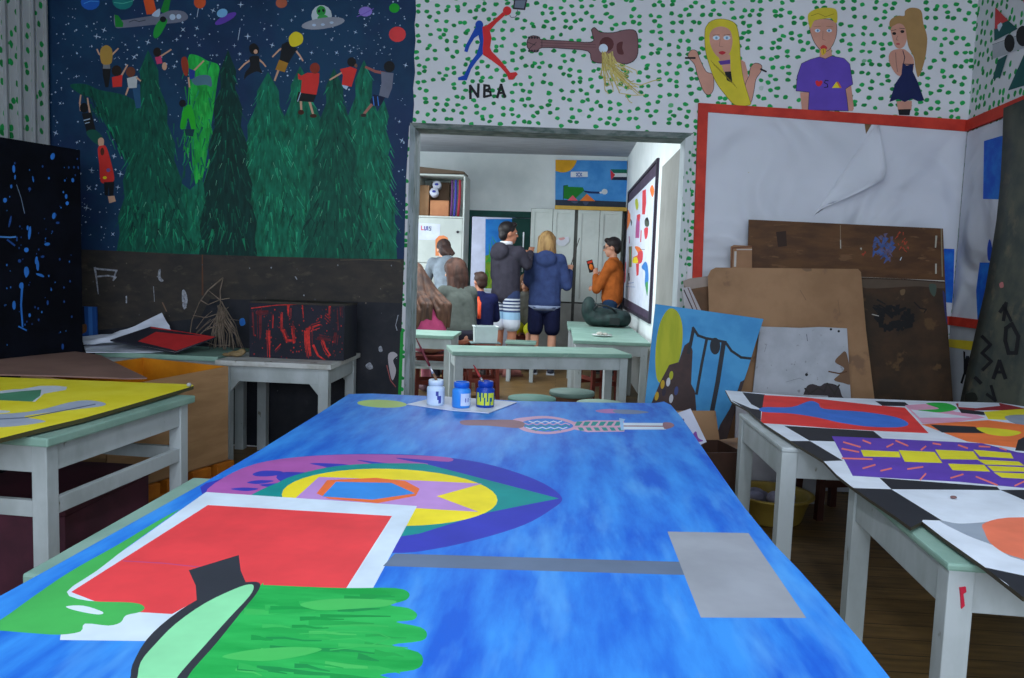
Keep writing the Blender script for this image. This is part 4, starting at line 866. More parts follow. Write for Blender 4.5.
lay = [(px(984, 141, 1001, 136, 1030, 130, 1030, 200, 983, 199), BP), (sp(rq(846, 195, 858, 240, 855, 296, 838, 298, 834, 240)), M(20, 70, 180)), (rq(796, 312, 880, 312, 1100, 320, 1100, 600, 785, 598, 778, 450), BP)]
pbase = [proj((xr, D - .016, t1 - .005)), proj((xr, yz, zt1(yz) - .005)), proj((xr, yz, ZB + .045)), proj((xr, D - .016, ZB + .045))]
art('backing_paper', pbase, PAP, lay, lambda x, y: PX(x, y, xr - .008), (.006, 0, 0), nb2, world=True)
# ================================================================== boards leaning on the wall, right
class Plane:
    def __init__(s, Yt, zt, deg, yaw=0):
        t = math.tan(math.radians(deg)); s.p = Vector((0, Yt, zt)); s.n = Vector((math.tan(math.radians(yaw)), 1, -t)).normalized()
    def __call__(s, x, y): return PP(x, y, s.p, s.n)
    def down(s, a, b, z=.006):
        """continue the seen edge a->b (pixels) down to the floor"""
        A_, B_ = s(*a), s(*b); d = B_ - A_; return proj(A_ + d * ((z - A_.z) / d.z))
PLYB = M2('dark_brown_plywood', rgb(98, 66, 40), rgb(78, 52, 34), scale=4, st=(1, 1, 4), third=rgb(112, 80, 54), tscale=9)
CARD = M2('brown_cardboard', rgb(160, 124, 92), rgb(142, 108, 78), scale=3, third=rgb(126, 96, 74), tscale=6)
plW = Plane(4.60, 1.48, 2.2)
l0, r0 = (749, 220), (943, 228.5)
bs_ = px(749, 219.5, 943, 228.5, 945, 278) + [plW.down((943, 228.5), (945.5, 280)), plW.down((749, 220), (747.5, 268))]
pw = cv(820, 200, 4.985)
SMEAR = []
for i in range(46):
    a_ = rnd.uniform(0, 6.28); r_ = rnd.random() ** .6; SMEAR.append((325 + 62 * r_ * math.cos(a_), 225 + 66 * r_ * math.sin(a_), rnd.uniform(-22, 22), rnd.uniform(8, 34), rnd.uniform(2, 4.6), rnd.choice((M(74, 88, 136, var=.3, scale=40), M(64, 90, 150, var=.3, scale=40), M(96, 88, 116, var=.3, scale=40)))))
for i in range(14): SMEAR.append((rnd.uniform(385, 440), rnd.uniform(155, 260), rnd.uniform(-12, 12), rnd.uniform(4, 18), rnd.uniform(.8, 2), M(168, 66, 44)))
for i in range(3): SMEAR.append((rnd.uniform(208, 228), rnd.uniform(255, 270), rnd.uniform(-8, 8), 10, 1.6, M(160, 62, 44)))
DSM = []
for i in range(40):
    a_ = rnd.uniform(0, 6.28); DSM.append((375 + 74 * math.cos(a_), 590 + 56 * math.sin(a_), 18 * math.sin(a_) + rnd.uniform(-22, 22), -14 * math.cos(a_) + rnd.uniform(-14, 14), rnd.uniform(3, 7), M(22, 22, 24)))
for i in range(16): DSM.append((375 + rnd.uniform(-50, 50), 590 + rnd.uniform(-40, 40), rnd.uniform(-40, 40), rnd.uniform(-20, 20), rnd.uniform(3, 7), M(22, 22, 24)))
for i in range(14): DSM.append((rnd.uniform(255, 330), rnd.uniform(490, 560), rnd.uniform(10, 50), rnd.uniform(-10, 30), rnd.uniform(1.2, 3), M(22, 22, 24)))
lay = [*[(strk(pw(x_, y_, x_ + dx_, y_ + dy_), w_, .5), m_) for x_, y_, dx_, dy_, w_, m_ in SMEAR],
       (strk(pw(101, 125, 103, 232), .5), M(150, 130, 110)), (strk(pw(102, 200, 103, 240), 1), M(176, 170, 160)), (strk(pw(580, 180, 576, 235), 2, 1.4), M(168, 164, 150)), (strk(pw(578, 320, 578, 365), 1.6), M(176, 172, 160)), (strk(pw(605, 145, 610, 380), 1.2), M(136, 124, 100)), (sp(pw(200, 240, 208, 238, 206, 250)), M(176, 172, 160)),
       (px(776, 232, 786, 231, 787, 246, 778, 247), M(52, 34, 26)), (strk(pw(400, 300, 406, 286), .8), WHT)]
o = art('plywood_board', bs_, PLYB, lay, plW, (0, .012, 0)); tag(o, 'dark brown plywood board with blue smudge, tallest in the leaning stack', 'board')
plK = Plane(4.545, 1.13, 3.6)
db = M2('dark_stained_board', rgb(70, 50, 34), rgb(52, 40, 30), scale=6, third=rgb(92, 68, 44), tscale=8)
lay = [*[(strk(pw(x_, y_, x_ + dx_, y_ + dy_), w_, w_ * .6), m_) for x_, y_, dx_, dy_, w_, m_ in DSM], (strk(pw(206, 382, 420, 390, 630, 404), 1.2), M(188, 184, 176)), (sp(pw(210, 395, 600, 412, 620, 440, 480, 430, 230, 440)), M(86, 72, 60)), (sp(pw(545, 420, 580, 425, 572, 480, 550, 460)), M(70, 84, 74)), (strk(pw(260, 570, 292, 578), .9), M(170, 166, 160)), (strk(pw(470, 510, 500, 540, 530, 545, 520, 560), 1.3), M(30, 26, 26)), (sp(pw(400, 450, 424, 446, 420, 470, 404, 474)), M(110, 88, 62)), (sp(pw(612, 450, 640, 520, 636, 620, 622, 560)), M(50, 50, 96))]
o = art('dark_board', px(861, 277, 944.5, 280.5, 948, 330) + [plK.down((944.5, 280.5), (951, 372)), plK.down((861, 277), (866, 400))], db, lay, plK, (0, .012, 0)); tag(o, 'dark stained board with black smears leaning below the plywood edge', 'board')
plG = Plane(4.50, 1.06, 4)
o = art('grey_strip', px(683, 281, 709, 276.5, 709, 286, 688, 289) , M(142, 126, 116), [], plG, (0, .02, 0))
bpy.data.objects.remove(o)
plA = Plane(4.565, 1.35, 3)
o = art('frame_board', px(731, 246.5, 734, 245, 750, 245.5, 750, 300) + [(748, 300), (731, 300)], M(150, 112, 82), [(strk(px(731, 268, 732.5, 248, 748, 246), 1.6), M(110, 70, 50)), (strk(px(734, 266, 735, 252), 2.2), M(190, 184, 180)), (strk(px(737, 249, 748, 249), 1), M(190, 184, 180))], plA, (0, .012, 0))
p_ = plA.down((731, 246.5), (730, 300)); bpy.data.objects.remove(o)
o = art('small_board', px(731, 246.5, 734, 245, 752, 245.8) + [plA.down((752, 245.8), (752, 300)), plA.down((731, 246.5), (730.5, 300))], M(150, 112, 82), [(strk(px(731.5, 268, 732.5, 248, 752, 246.5), 1.6), M(110, 70, 50)), (strk(px(735, 266, 735.5, 252), 2.2), M(190, 184, 180)), (strk(px(737, 249.5, 752, 249.5), 1), M(190, 184, 180))], plA, (0, .012, 0))
tag(o, 'narrow brown board with chipped white edge beside the dark plywood', 'board')
plS = Plane(4.535, 1.13, 4)
o = art('brown_board', px(683, 281, 690, 278.5, 709, 276, 712, 276) + [plS.down((712, 276), (713, 330)), plS.down((690, 292), (700, 330))] + px(690, 292, 685, 289), M2('brown_board_paint', rgb(112, 80, 56), rgb(94, 68, 48), scale=6), [(px(680, 281, 690, 278, 709, 275, 709, 286, 688, 289.5), M(150, 136, 128))], plS, (0, .012, 0))
tag(o, 'brown board with a grey top edge behind the cardboard sheet', 'board')
plT = Plane(4.51, 1.05, 5)
o = art('striped_board', px(682, 288, 690, 287, 702, 312) + [plT.down((690, 287), (702, 312)), plT.down((682, 288), (686, 312))], M(176, 172, 178), [(strk(px(684, 290, 694, 312, 714, 360), 1.2), M(70, 56, 60)), (strk(px(688, 288, 698, 312, 718, 360), 1), M(100, 70, 62))], plT, (0, .01, 0))
tag(o, 'thin white board with dark stripes behind the blue painted board', 'board')
plC = Plane(4.47, 1.22, 5)
o = art('cardboard_sheet', px(708, 276, 711, 270, 716, 267.5, 858, 269, 861, 272, 866, 330) + [plC.down((861, 272), (875.5, 400)), plC.down((708, 276), (709, 310))], CARD, [(sp(pw(-90, 340, -60, 330, -40, 350, -70, 356)), M(120, 92, 70)), (strk(px(800, 290, 806, 300), .5), M(120, 92, 70)), (strk(px(838, 300, 840, 316), .5), M(120, 92, 70))], plC, (0, .008, 0))
tag(o, 'tall plain cardboard sheet leaning before the brown plywood', 'cardboard')
plF = Plane(4.40, .90, 6)
vw = cv(620, 300, 5.12)
lay = [(sp(px(835, 362, 840, 355, 846, 352, 850, 370, 851, 384, 843, 383, 834, 380, 840, 374, 844, 368)), M(112, 84, 64)), (sp(px(806, 388, 812, 384, 820, 386, 826, 383, 838, 386, 842, 396, 846, 402, 806, 402)), M(60, 52, 56)), (E(vw, 955, 382, 6, 6), MBLK), (strk(vw(955, 175, 960, 210), .6), M(90, 92, 104)), (strk(vw(750, 230, 740, 265), .4), M(120, 124, 134)), (E(vw, 1080, 150, 5, 5), MBLK), (E(vw, 1120, 160, 5, 5), MBLK), (strk(vw(850, 420, 920, 400, 940, 410), .4), M(130, 132, 140)), (strk(cv(720, 370, 3.355)(365, 5, 400, 12, 425, 5), 1.4), M(90, 60, 40)), (strk(cv(720, 370, 3.355)(285, 62, 300, 80, 330, 60, 350, 72, 360, 45, 385, 80, 400, 50), 1.6), M(50, 46, 44))]
o = art('white_board', px(760, 326.5, 800, 328, 820, 327, 847, 328.5, 851, 400) + [plF.down((847, 328.5), (852, 402)), plF.down((760, 326.5), (752, 400))], M2('scuffed_white_board', rgb(178, 182, 192), rgb(166, 170, 180), scale=8, third=rgb(140, 142, 150), tscale=30, tlo=.66, thi=.7), lay, plF, (0, .012, 0))
tag(o, 'scuffed white board leaning in front of the cardboard sheet', 'board')
plB = Plane(4.26, .93, 8)
bb = M2('light_blue_board_paint', rgb(74, 152, 206), rgb(62, 138, 196), scale=6); BRW = M2('dark_brown_mountain_paint', rgb(72, 54, 54), rgb(56, 44, 46), scale=6, third=rgb(84, 56, 50), tscale=8); OL = M2('olive_yellow_paint', rgb(158, 166, 40), rgb(176, 178, 46), scale=7, st=(3, 1, .5)); DK = M(44, 46, 54)
lay = [(sp(vw(250, 45, 296, 62, 320, 135, 316, 250, 290, 340, 240, 400, 205, 425, 184, 380, 182, 250, 204, 120)), OL),
       (vw(160, 530, 205, 422, 252, 332, 300, 318, 330, 232, 356, 214, 372, 260, 364, 430, 384, 468, 396, 640, 410, 800, 400, 1000, 100, 1000, 120, 620), BRW),
       (vw(655, 398, 690, 380, 690, 1000, 420, 1000, 470, 760, 512, 640, 560, 560, 600, 470, 616, 420), BRW),
       (strk(vw(374, 142, 400, 182, 440, 196, 480, 203, 540, 216, 570, 260, 620, 294, 694, 302), 2.6), DK), (strk(vw(376, 150, 352, 270), 3.4), DK), (strk(vw(444, 200, 420, 320, 392, 480), 2.8), DK), (strk(vw(530, 225, 500, 420, 450, 680), 4.6), DK), (strk(vw(688, 304, 652, 410), 6), DK), (E(vw, 487, 236, 21, 34), DK)]
for x, y, m in ((262, 386, OL), (247, 420, M(190, 190, 200)), (218, 432, M(186, 150, 40)), (188, 492, M(186, 150, 40)), (262, 505, M(190, 190, 200)), (288, 465, M(60, 70, 120)), (225, 470, M(50, 44, 60))): lay.append((E(vw, x, y, 8 if m is not BRW else 6, 18, 8), m))
o = art('painted_board', px(655.5, 304, 763.5, 319, 756, 342) + [plB.down((763.5, 319), (739, 400)), plB.down((655.5, 304), (646, 392))], bb, lay, plB, (0, .012, 0), back=M(110, 90, 70))
tag(o, 'light blue painted board with yellow-green sun and brown mountain beside the doorway', 'painting')
# dark green sheet, bent, leaning on the side wall
bm = BM(); prof = [(1005.5, 108), (1004.5, 140), (1002.5, 180), (998.5, 220), (993, 255), (987, 290), (979, 325), (971, 360), (963.5, 395), (956, 430), (946, 480)]
P = [PY(x, y, 4.12) for x, y in prof]; P[-1].z = .01
cols = 6; G_ = []
for k in range(cols + 1):
    G_.append([bm.verts.new((p.x + (.0 if i else 0), p.y - .56 * k / cols, p.z + (.02 * k / cols if i == 0 else 0))) for i, p in enumerate(P)])
for a, b in zip(G_, G_[1:]):
    for i in range(len(P) - 1):
        f = bm.faces.new((a[i], a[i + 1], b[i + 1], b[i])); f.smooth = True
bmesh.ops.recalc_face_normals(bm, faces=bm.faces[:]); bmesh.ops.solidify(bm, geom=bm.faces[:], thickness=.01)
DGB = M2('dark_green_grey_board', rgb(80, 84, 74), rgb(58, 66, 64), scale=6, third=rgb(104, 98, 82), tscale=9, tlo=.56, thi=.72)
bent = obj('bent_board', bm, DGB); tag(bent, 'dark green-grey board with black scrawls leaning on the side wall', 'board')
# scrawled marks on it: follow its surface
def on_bent(x, y):
    best = None
    for i in range(len(P) - 1):
        a, b = P[i], P[i + 1]; n_ = Vector((b.z - a.z, 0, a.x - b.x)).normalized()
        Q = PP(x, y, a, n_)
        if min(a.z, b.z) - 1e-3 <= Q.z <= max(a.z, b.z) + 1e-3: best = Q - (n_ if n_.x > 0 else -n_) * .0125; break
    return best if best is not None else PY(x, y, 4.0)
FIGMAP = on_bent; FIGPAR = bent
for mk_ in ([(strk(s7(166, 480, 180, 470, 196, 500, 190, 540, 172, 540, 164, 510, 166, 480), 3.9), MBLK), (strk(s7(152, 440, 166, 420, 160, 460), 3.6), MBLK), (strk(s7(160, 425, 178, 462), 3.0), MBLK), (strk(s7(136, 600, 150, 560, 164, 600), 3.9), MBLK), (strk(s7(140, 586, 160, 586), 3.0), MBLK), (strk(s7(108, 500, 128, 520, 108, 540, 130, 560, 110, 580), 3.3), MBLK), (strk(s7(120, 640, 140, 655, 130, 620), 3.0), MBLK), (strk(s7(92, 600, 104, 612), 3.6), MBLK), (sp(s7(150, 372, 158, 368, 160, 380, 152, 382)), M(176, 110, 110)), (sp(s7(68, 640, 90, 636, 96, 655, 70, 660)), M(30, 34, 30))]):
    figure('painted_mark', [mk_], 'brushed mark on the dark board')

# ================================================================== under the right tables
BSN = M2('yellow_plastic_basin', rgb(176, 150, 70), rgb(160, 134, 60), scale=5, rough=.4)
b_ = thing('basin', 'yellow plastic basin on the floor under the checkered canvas', 'basin', (1.06, 3.78, 0))
bm = BM(); lathe(bm, [(0, 0), (.145, 0), (.15, .006), (.185, .115), (.205, .122), (.205, .13), (.182, .128), (.175, .115), (.142, .012), (0, .012)], 32); obj('bowl', bm, BSN, b_)
b2 = BM()
for i in range(7):
    a = i * 2.4; ellipsoid(b2, (.075 * math.cos(a), .075 * math.sin(a), .08 + .02 * (i % 3)), (.05, .042, .035), Matrix.Rotation(a, 3, 'Z'), 2)
tag(link('crumpled_rag', fuse(b2, .008, 3)), 'crumpled lilac grey rag heaped in the yellow basin', 'rag'); rg = bpy.data.objects['crumpled_rag']; rg.location = (1.06, 3.78, 0); rg.data.materials.append(M(150, 146, 170, var=.3, scale=20))
DBR = M2('dark_brown_stool_wood', rgb(70, 36, 30), rgb(56, 30, 26), scale=6, rough=.4)
def stool(label, x, y, h, r, top, wood, group=None, rz=.4, name='stool', square=False):
    t = thing(name, label, 'stool', (x, y, 0), rz, group)
    bm = BM()
    if square: box(bm, -r, r, -r, r, h - .025, h, .006)
    else: lathe(bm, [(0, h - .026), (r * .97, h - .026), (r, h - .022), (r, h - .004), (r * .985, h), (0, h)], 28)
    obj('seat', bm, top, t)
    bm = BM(); k = r * .74
    for sx, sy, ex, ey in ((-1, -1, 1, -1), (1, -1, 1, 1), (1, 1, -1, 1), (-1, 1, -1, -1)):
        mx = Vector((sx * k, sy * k, h - .05)); nx = Vector((ex * k, ey * k, h - .05)); d = (nx - mx); sd = d.cross(Vector((0, 0, 1))).normalized() * .01
        prism(bm, [mx - sd + Vector((0, 0, -.03)), nx - sd + Vector((0, 0, -.03)), nx - sd + Vector((0, 0, .026)), mx - sd + Vector((0, 0, .026))], sd * 2)
    obj('seat_frame', bm, wood, t)
    for sx in (-1, 1):
        for sy in (-1, 1):
            bm = BM(); prism(bm, [Vector((sx * k + a * .016, sy * k + b * .016, h - .026)) for a, b in ((-1, -1), (1, -1), (1, 1), (-1, 1))], (sx * .018, sy * .018, -(h - .026))); obj('leg', bm, wood, t)
    for s in (-1, 1):
        q_ = k + .010
        bm = BM(); box(bm, -q_, q_, s * q_ - .009, s * q_ + .009, h * .36, h * .36 + .035, .002); obj('rung', bm, wood, t)
        bm = BM(); box(bm, s * q_ - .009, s * q_ + .009, -q_, q_, h * .46, h * .46 + .035, .002); obj('rung', bm, wood, t)
    return t
p = PZ(822, 521, 0); stool('dark brown wooden stool under the checkered canvas beside the basin', p.x + .06, p.y + .14, .44, .115, DBR, DBR, rz=.25, square=True)
bm = BM(); prism(bm, [Vector((.95, 4.06, .0)), Vector((1.42, 4.06, .0)), Vector((1.42, 4.12, .56)), Vector((.95, 4.12, .56))], (0, .012, 0)); tag(obj('white_board', bm, M(170, 168, 176)), 'greyish white panel leaning behind the basin under the table', 'board')
# small box and starry paper beside the blue canvas
cb = thing('cardboard_box', 'small open cardboard box beside the blue painted board', 'box', (.68, 3.5, 0), .25)
for (x0, x1, y0, y1) in ((-.13, .13, -.13, -.122), (-.13, .13, .122, .13), (-.13, -.122, -.122, .122), (.122, .13, -.122, .122)):
    bm = BM(); box(bm, x0, x1, y0, y1, 0, .40); obj('side_panel', bm, M2('dark_cardboard', rgb(74, 50, 40), rgb(60, 42, 36), scale=5), cb)
bm = BM(); box(bm, -.122, .122, -.122, .122, 0, .006); obj('bottom_panel', bm, CARD, cb)
bm = BM(); prism(bm, [Vector((-.13, .122, .40)), Vector((.13, .122, .40)), Vector((.12, .16, .53)), Vector((-.12, .16, .53))], (0, .006, 0)); obj('flap', bm, CARD, cb)
bm = BM(); prism(bm, [Vector((.124, -.12, .395)), Vector((.124, .12, .395)), Vector((.23, .11, .41)), Vector((.23, -.11, .41))], (0, 0, .005)); obj('flap', bm, CARD, cb)
plP = Plane(3.40, .58, 20)
hp = cv(640, 360, 6.17)
o = art('paper_sheet', hp(200, 338, 312, 300, 412, 505, 372, 524, 340, 700, 250, 700), M(196, 200, 222), [(sp(hp(320, 470, 345, 440, 360, 480, 390, 498, 360, 505, 340, 490)), M(130, 70, 160)), (sp(hp(248, 368, 268, 362, 272, 378, 256, 386)), M(96, 50, 110))], plP, (0, .003, 0))
tag(o, 'white paper with purple marks standing at the corner of the blue canvas', 'paper')
# ================================================================== left side
# dark splattered board standing on end
q0 = PY(80, 150, 4.25); d0 = ray(0, 137); k0 = (q0.z - CAMH) / d0.z; q1 = EYE + d0 * k0; q1 = q0 + (q1 - q0).normalized() * .95
nn = (q1 - q0).cross(Vector((0, 0, 1))).normalized()
plD = lambda x, y: PP(x, y, q0, nn)
SPL = M(44, 116, 206, var=.25); SPD = M(26, 70, 140)
lay = []
for x, y, rx, ry, m in ((210, 145, 12, 17, SPL), (55, 195, 8, 20, SPL), (60, 228, 5, 12, SPL), (20, 320, 11, 12, SPL), (45, 265, 6, 10, SPL), (290, 240, 8, 11, SPL), (264, 305, 7, 12, SPL), (268, 332, 9, 10, SPL), (118, 275, 8, 9, SPD), (132, 236, 4, 16, SPL), (195, 232, 5, 6, SPL), (215, 382, 10, 16, SPL), (40, 405, 6, 30, SPD), (118, 450, 8, 34, SPL), (110, 430, 6, 12, SPL), (105, 518, 13, 12, SPL), (188, 495, 16, 8, SPL), (145, 560, 8, 20, SPL), (150, 590, 7, 14, SPL), (160, 618, 14, 6, SPL), (104, 605, 9, 18, SPL), (85, 660, 12, 16, SPL), (78, 562, 9, 9, SPD), (170, 545, 10, 6, SPD), (230, 410, 10, 6, SPD), (312, 190, 4, 8, SPD)):
    lay.append((E(m6, x, y, rx * .72, ry * .8, rnd.uniform(-15, 15)), m))
lay += [(strk(m6(66, 258, 84, 310, 98, 372), .6), M(110, 130, 160)), (strk(m6(0, 466, 40, 468, 62, 466), 1.6), M(70, 130, 200)), (strk(m6(30, 478, 58, 500), 1.8), SPD)]
c7 = cv(0, 240, 3.988)
lay += [(strk(c7(88, 190, 84, 260, 90, 345), 2.2, 1.6), SPL), (sp(c7(98, 110, 110, 108, 116, 130, 104, 150, 96, 130)), SPL), (strk(c7(75, 345, 105, 360), 1.4), SPL), (E(c7, 56, 260, 7, 18), SPL), (E(c7, 118, 300, 5, 8), SPL), (E(c7, 190, 250, 4, 10), SPD), (E(c7, 150, 100, 6, 20), SPL), (E(c7, 160, 140, 18, 5, 20), SPL), (E(c7, 250, 425, 5, 12), SPD)]
for i in range(70):
    x, y = rnd.uniform(2, 78), rnd.uniform(155, 345); r = rnd.uniform(.3, .9); lay.append((ell(x, y, r, r * 1.6, 0, 6), rnd.choice((SPL, SPD, SPD))))
DKB = M2('blue_black_board', rgb(8, 10, 18), rgb(13, 16, 27), scale=4, rough=.85, spec=.1)
base = [proj(q0), proj(q1), proj((q1.x, q1.y, .01)), proj((q0.x, q0.y, .01))]
o = art('splattered_board', base, DKB, lay, plD, nn * (.02 if nn.dot(q0 - EYE) > 0 else -.02)); tag(o, 'tall blue-black board splattered with bright blue paint before the mural', 'board')

# big cardboard box with orange inside, raised on a low orange crate
LH = .15
a_ = PZ(107, 497, LH); b_ = PZ(228, 460, LH); HB = PY(224, 366, b_.y).z
dv = (b_ - a_).normalized(); per = Vector((-dv.y, dv.x, 0))
c_ = b_ + per * .58 + dv * .02; e_ = a_ + per * .50
ORI = M2('orange_box_lining', rgb(206, 128, 20), rgb(186, 112, 16), scale=5)
bx_ = thing('cardboard_box', 'large open cardboard box with orange inside, behind the yellow painting', 'box', (a_ + b_ + c_ + e_) / 4)
up = Vector((0, 0, HB - LH)); cs = [a_, b_, c_, e_]; cen = (a_ + b_ + c_ + e_) / 4
CARD2 = M2('brown_box_cardboard', rgb(172, 134, 96), rgb(156, 120, 84), scale=3, st=(1, 1, 6))
for i in range(4):
    p, r = cs[i], cs[(i + 1) % 4]; nrm = Vector((-(r - p).y, (r - p).x, 0)).normalized(); nrm = nrm if nrm.dot(cen - p) > 0 else -nrm
    tp = Vector((0, 0, -.02)) if i == 0 else Vector((0, 0, 0))
    bm = BM(); prism(bm, [p, r, r + up, p + up + tp], nrm * .004); obj('side_panel', bm, CARD2, bx_, world=True)
    bm = BM(); i1, i2 = p + nrm * .005 + (r - p).normalized() * .005, r + nrm * .005 - (r - p).normalized() * .005; prism(bm, [i1 + Vector((0, 0, .008)), i2 + Vector((0, 0, .008)), i2 + up * .995, i1 + up * .995 + tp], nrm * .002); obj('inner_lining', bm, ORI, bx_, label='orange lining', world=True)
bm = BM(); prism(bm, cs, (0, 0, .006)); obj('bottom_panel', bm, CARD2, bx_, world=True)
st_ = thing('crate', 'low orange slatted crate on the floor beneath the cardboard box', 'crate', (cen.x, cen.y, 0), math.atan2(dv.y, dv.x))
OW = M2('orange_crate_wood', rgb(190, 112, 26), rgb(164, 92, 22), scale=7)
for s in (-.24, 0, .24):
    bm = BM(); box(bm, -.37, .37, s - .03, s + .03, 0, .085, .003); obj('runner', bm, OW, st_)
for k in range(5):
    bm = BM(); x = -.32 + .16 * k; box(bm, x - .06, x + .06, -.29, .29, .085, LH - .002, .003); obj('slat', bm, OW, st_)
HS = HB + .004
cs_ = art('cardboard_sheet', px(-6, 361, 40, 356, 75, 352.5, 100, 356, 122, 367, 147, 379, 128, 379.5, 60, 377, -6, 375.5), M2('pinkish_cardboard', rgb(142, 110, 100), rgb(128, 98, 90), scale=3), [], lambda x, y: PZ(x, y, HS), (0, 0, .006)); tag(cs_, 'flat pinkish-brown cardboard sheet lying over the open box behind the yellow painting', 'cardboard')
# maroon chest below the left table
MRN = M2('dark_maroon_paint', rgb(84, 40, 56), rgb(66, 32, 46), scale=4)
mc = thing('chest', 'dark maroon wooden chest under the table with the yellow painting', 'chest', (-1.79, 2.63, 0))
bm = BM(); box(bm, -.22, .22, -.25, .27, 0, .31, .004); obj('body', bm, MRN, mc)
bm = BM(); box(bm, -.225, .225, -.255, .275, .312, .352, .006); obj('lid', bm, MRN, mc)

# papers on the green-topped table by the wall
tz = TH + .001
PW = paper_mat('blueish_white_paper', (.62, .66, .78, 1), 6, .4)
def sheet(label, pts, z0, slope, mat, lay=(), th=.004, yref=4.3, name='paper_sheet', cat='paper'):
    p0 = Vector((0, yref, z0)); n_ = Vector((0, -slope, 1)).normalized()
    o = art(name, pts, mat, list(lay), lambda x, y: PP(x, y, p0, n_), (0, 0, -th)); return tag(o, label, cat)
sheet('white paper spread under the red and black board on the wall table', px(84, 346, 96, 341, 120, 343, 160, 348, 170, 350.5, 150, 352, 86, 352), tz + .004, 0.0, PW)
def crumple(label, pts, mat, seed):
    """creased sheet pushed up into folds; pts = grid of (px, py, Y)"""
    bm = BM(); g = [[bm.verts.new(PY(x, y, Y)) for x, y, Y in row] for row in pts]
    for a, b in zip(g, g[1:]):
        for i in range(len(a) - 1): bm.faces.new((a[i], a[i + 1], b[i + 1], b[i]))
    bmesh.ops.subdivide_edges(bm, edges=bm.edges[:], cuts=2, use_grid_fill=True)
    r = random.Random(seed)
    for v in bm.verts: v.co += Vector((r.uniform(-1, 1), r.uniform(-1, 1), r.uniform(-.6, 1))) * .004
    bm.normal_update(); bmesh.ops.solidify(bm, geom=bm.faces[:], thickness=.003)
    return tag(obj('crumpled_paper', bm, mat), label, 'paper')
crumple('creased white paper rising to a point behind the red and black board', [[(82, 337, 4.46), (112, 334, 4.52), (136, 326, 4.58), (162, 313, 4.62)], [(82, 341, 4.40), (110, 338, 4.46), (140, 332, 4.56), (170, 326, 4.61)], [(84, 345, 4.38), (112, 343, 4.44), (146, 338, 4.54), (172, 333, 4.6)]], PW, 3)
c0_ = cv(0, 240, 3.988)
sheet('red and black painted board tilted on the papers by the twigs', c0_(440, 398, 600, 345, 860, 386, 700, 448), tz + .050, .30, M(44, 44, 56), [(c0_(550, 404, 622, 366, 745, 378, 862, 386, 702, 442, 684, 436), M(204, 48, 52)), (c0_(604, 346, 860, 385, 850, 389, 740, 370, 598, 351), M(204, 48, 52)), (strk(c0_(440, 400, 700, 448, 860, 388), .6), M(170, 160, 160))], th=.008, name='painted_board', cat='painting')
# twigs
bm = BM()
def twig(pts, r0=.006, r1=.0025):
    P_ = [PY(x, y, 4.52 + dy) for x, y, dy in pts]; tube(bm, P_, [r0 + (r1 - r0) * i / (len(P_) - 1) for i in range(len(P_))], 6)
tw = lambda *p: [(p[i] / 3.988, 240 + p[i + 1] / 3.988, p[i + 2]) for i in range(0, len(p), 3)]
twig(tw(893, 436, 0, 885, 380, .02, 880, 280, .03, 878, 200, .04, 890, 150, .04)); twig(tw(878, 240, .03, 830, 200, .05, 890, 150, .06), .004)
twig(tw(890, 150, .05, 830, 200, .03, 795, 250, .02, 765, 320, .0, 757, 380, -.02), .005); twig(tw(800, 240, .0, 830, 258, .02, 878, 238, .03, 915, 232, .03), .004)
twig(tw(770, 300, .0, 820, 310, 0, 880, 290, .02), .003); twig(tw(757, 380, 0, 800, 400, -.02, 860, 420, -.03, 915, 420, -.03), .004)
for i in range(34):
    x0 = rnd.uniform(868, 892); y0 = rnd.uniform(240, 330); x1 = 830 + 145 * i / 33 + rnd.uniform(-10, 10); y1 = 434 + rnd.uniform(-10, 5)
    twig(tw(x0, y0, .02, (x0 + x1) / 2 + rnd.uniform(-6, 6) + (14 if i > 17 else -4), (y0 + y1) / 2, rnd.uniform(-.03, .03), x1, y1, rnd.uniform(-.06, .04)), .0035, .0018)
for i in range(7):
    x0 = rnd.uniform(765, 850); y0 = rnd.uniform(330, 420); twig(tw(x0, y0, -.03, x0 + rnd.uniform(30, 70), y0 - rnd.uniform(20, 60), .0, x0 + rnd.uniform(60, 110), y0 - rnd.uniform(10, 90), .02), .003, .0015)
tag(obj('dried_branch', bm, M2('dry_grey_twig', rgb(136, 120, 106), rgb(104, 92, 82), scale=30)), 'dry tangled grey-brown twig bundle standing beside the black box', 'branch')
sb = BM(); p = PZ(236, 357, TH + .001); ellipsoid(sb, p + Vector((0, 0, .018)), (.045, .03, .018), sub=2); ellipsoid(sb, p + Vector((.03, .01, .03)), (.022, .02, .02), sub=2); ellipsoid(sb, p + Vector((-.05, .0, .012)), (.03, .02, .012), sub=2)
tag(fobj('dried_clay_lump', sb, M2('ochre_clay', rgb(150, 128, 92), rgb(118, 98, 70), scale=20), None, .006, 2), 'lumpy ochre clay piece on the white table at the foot of the twigs', 'clay')
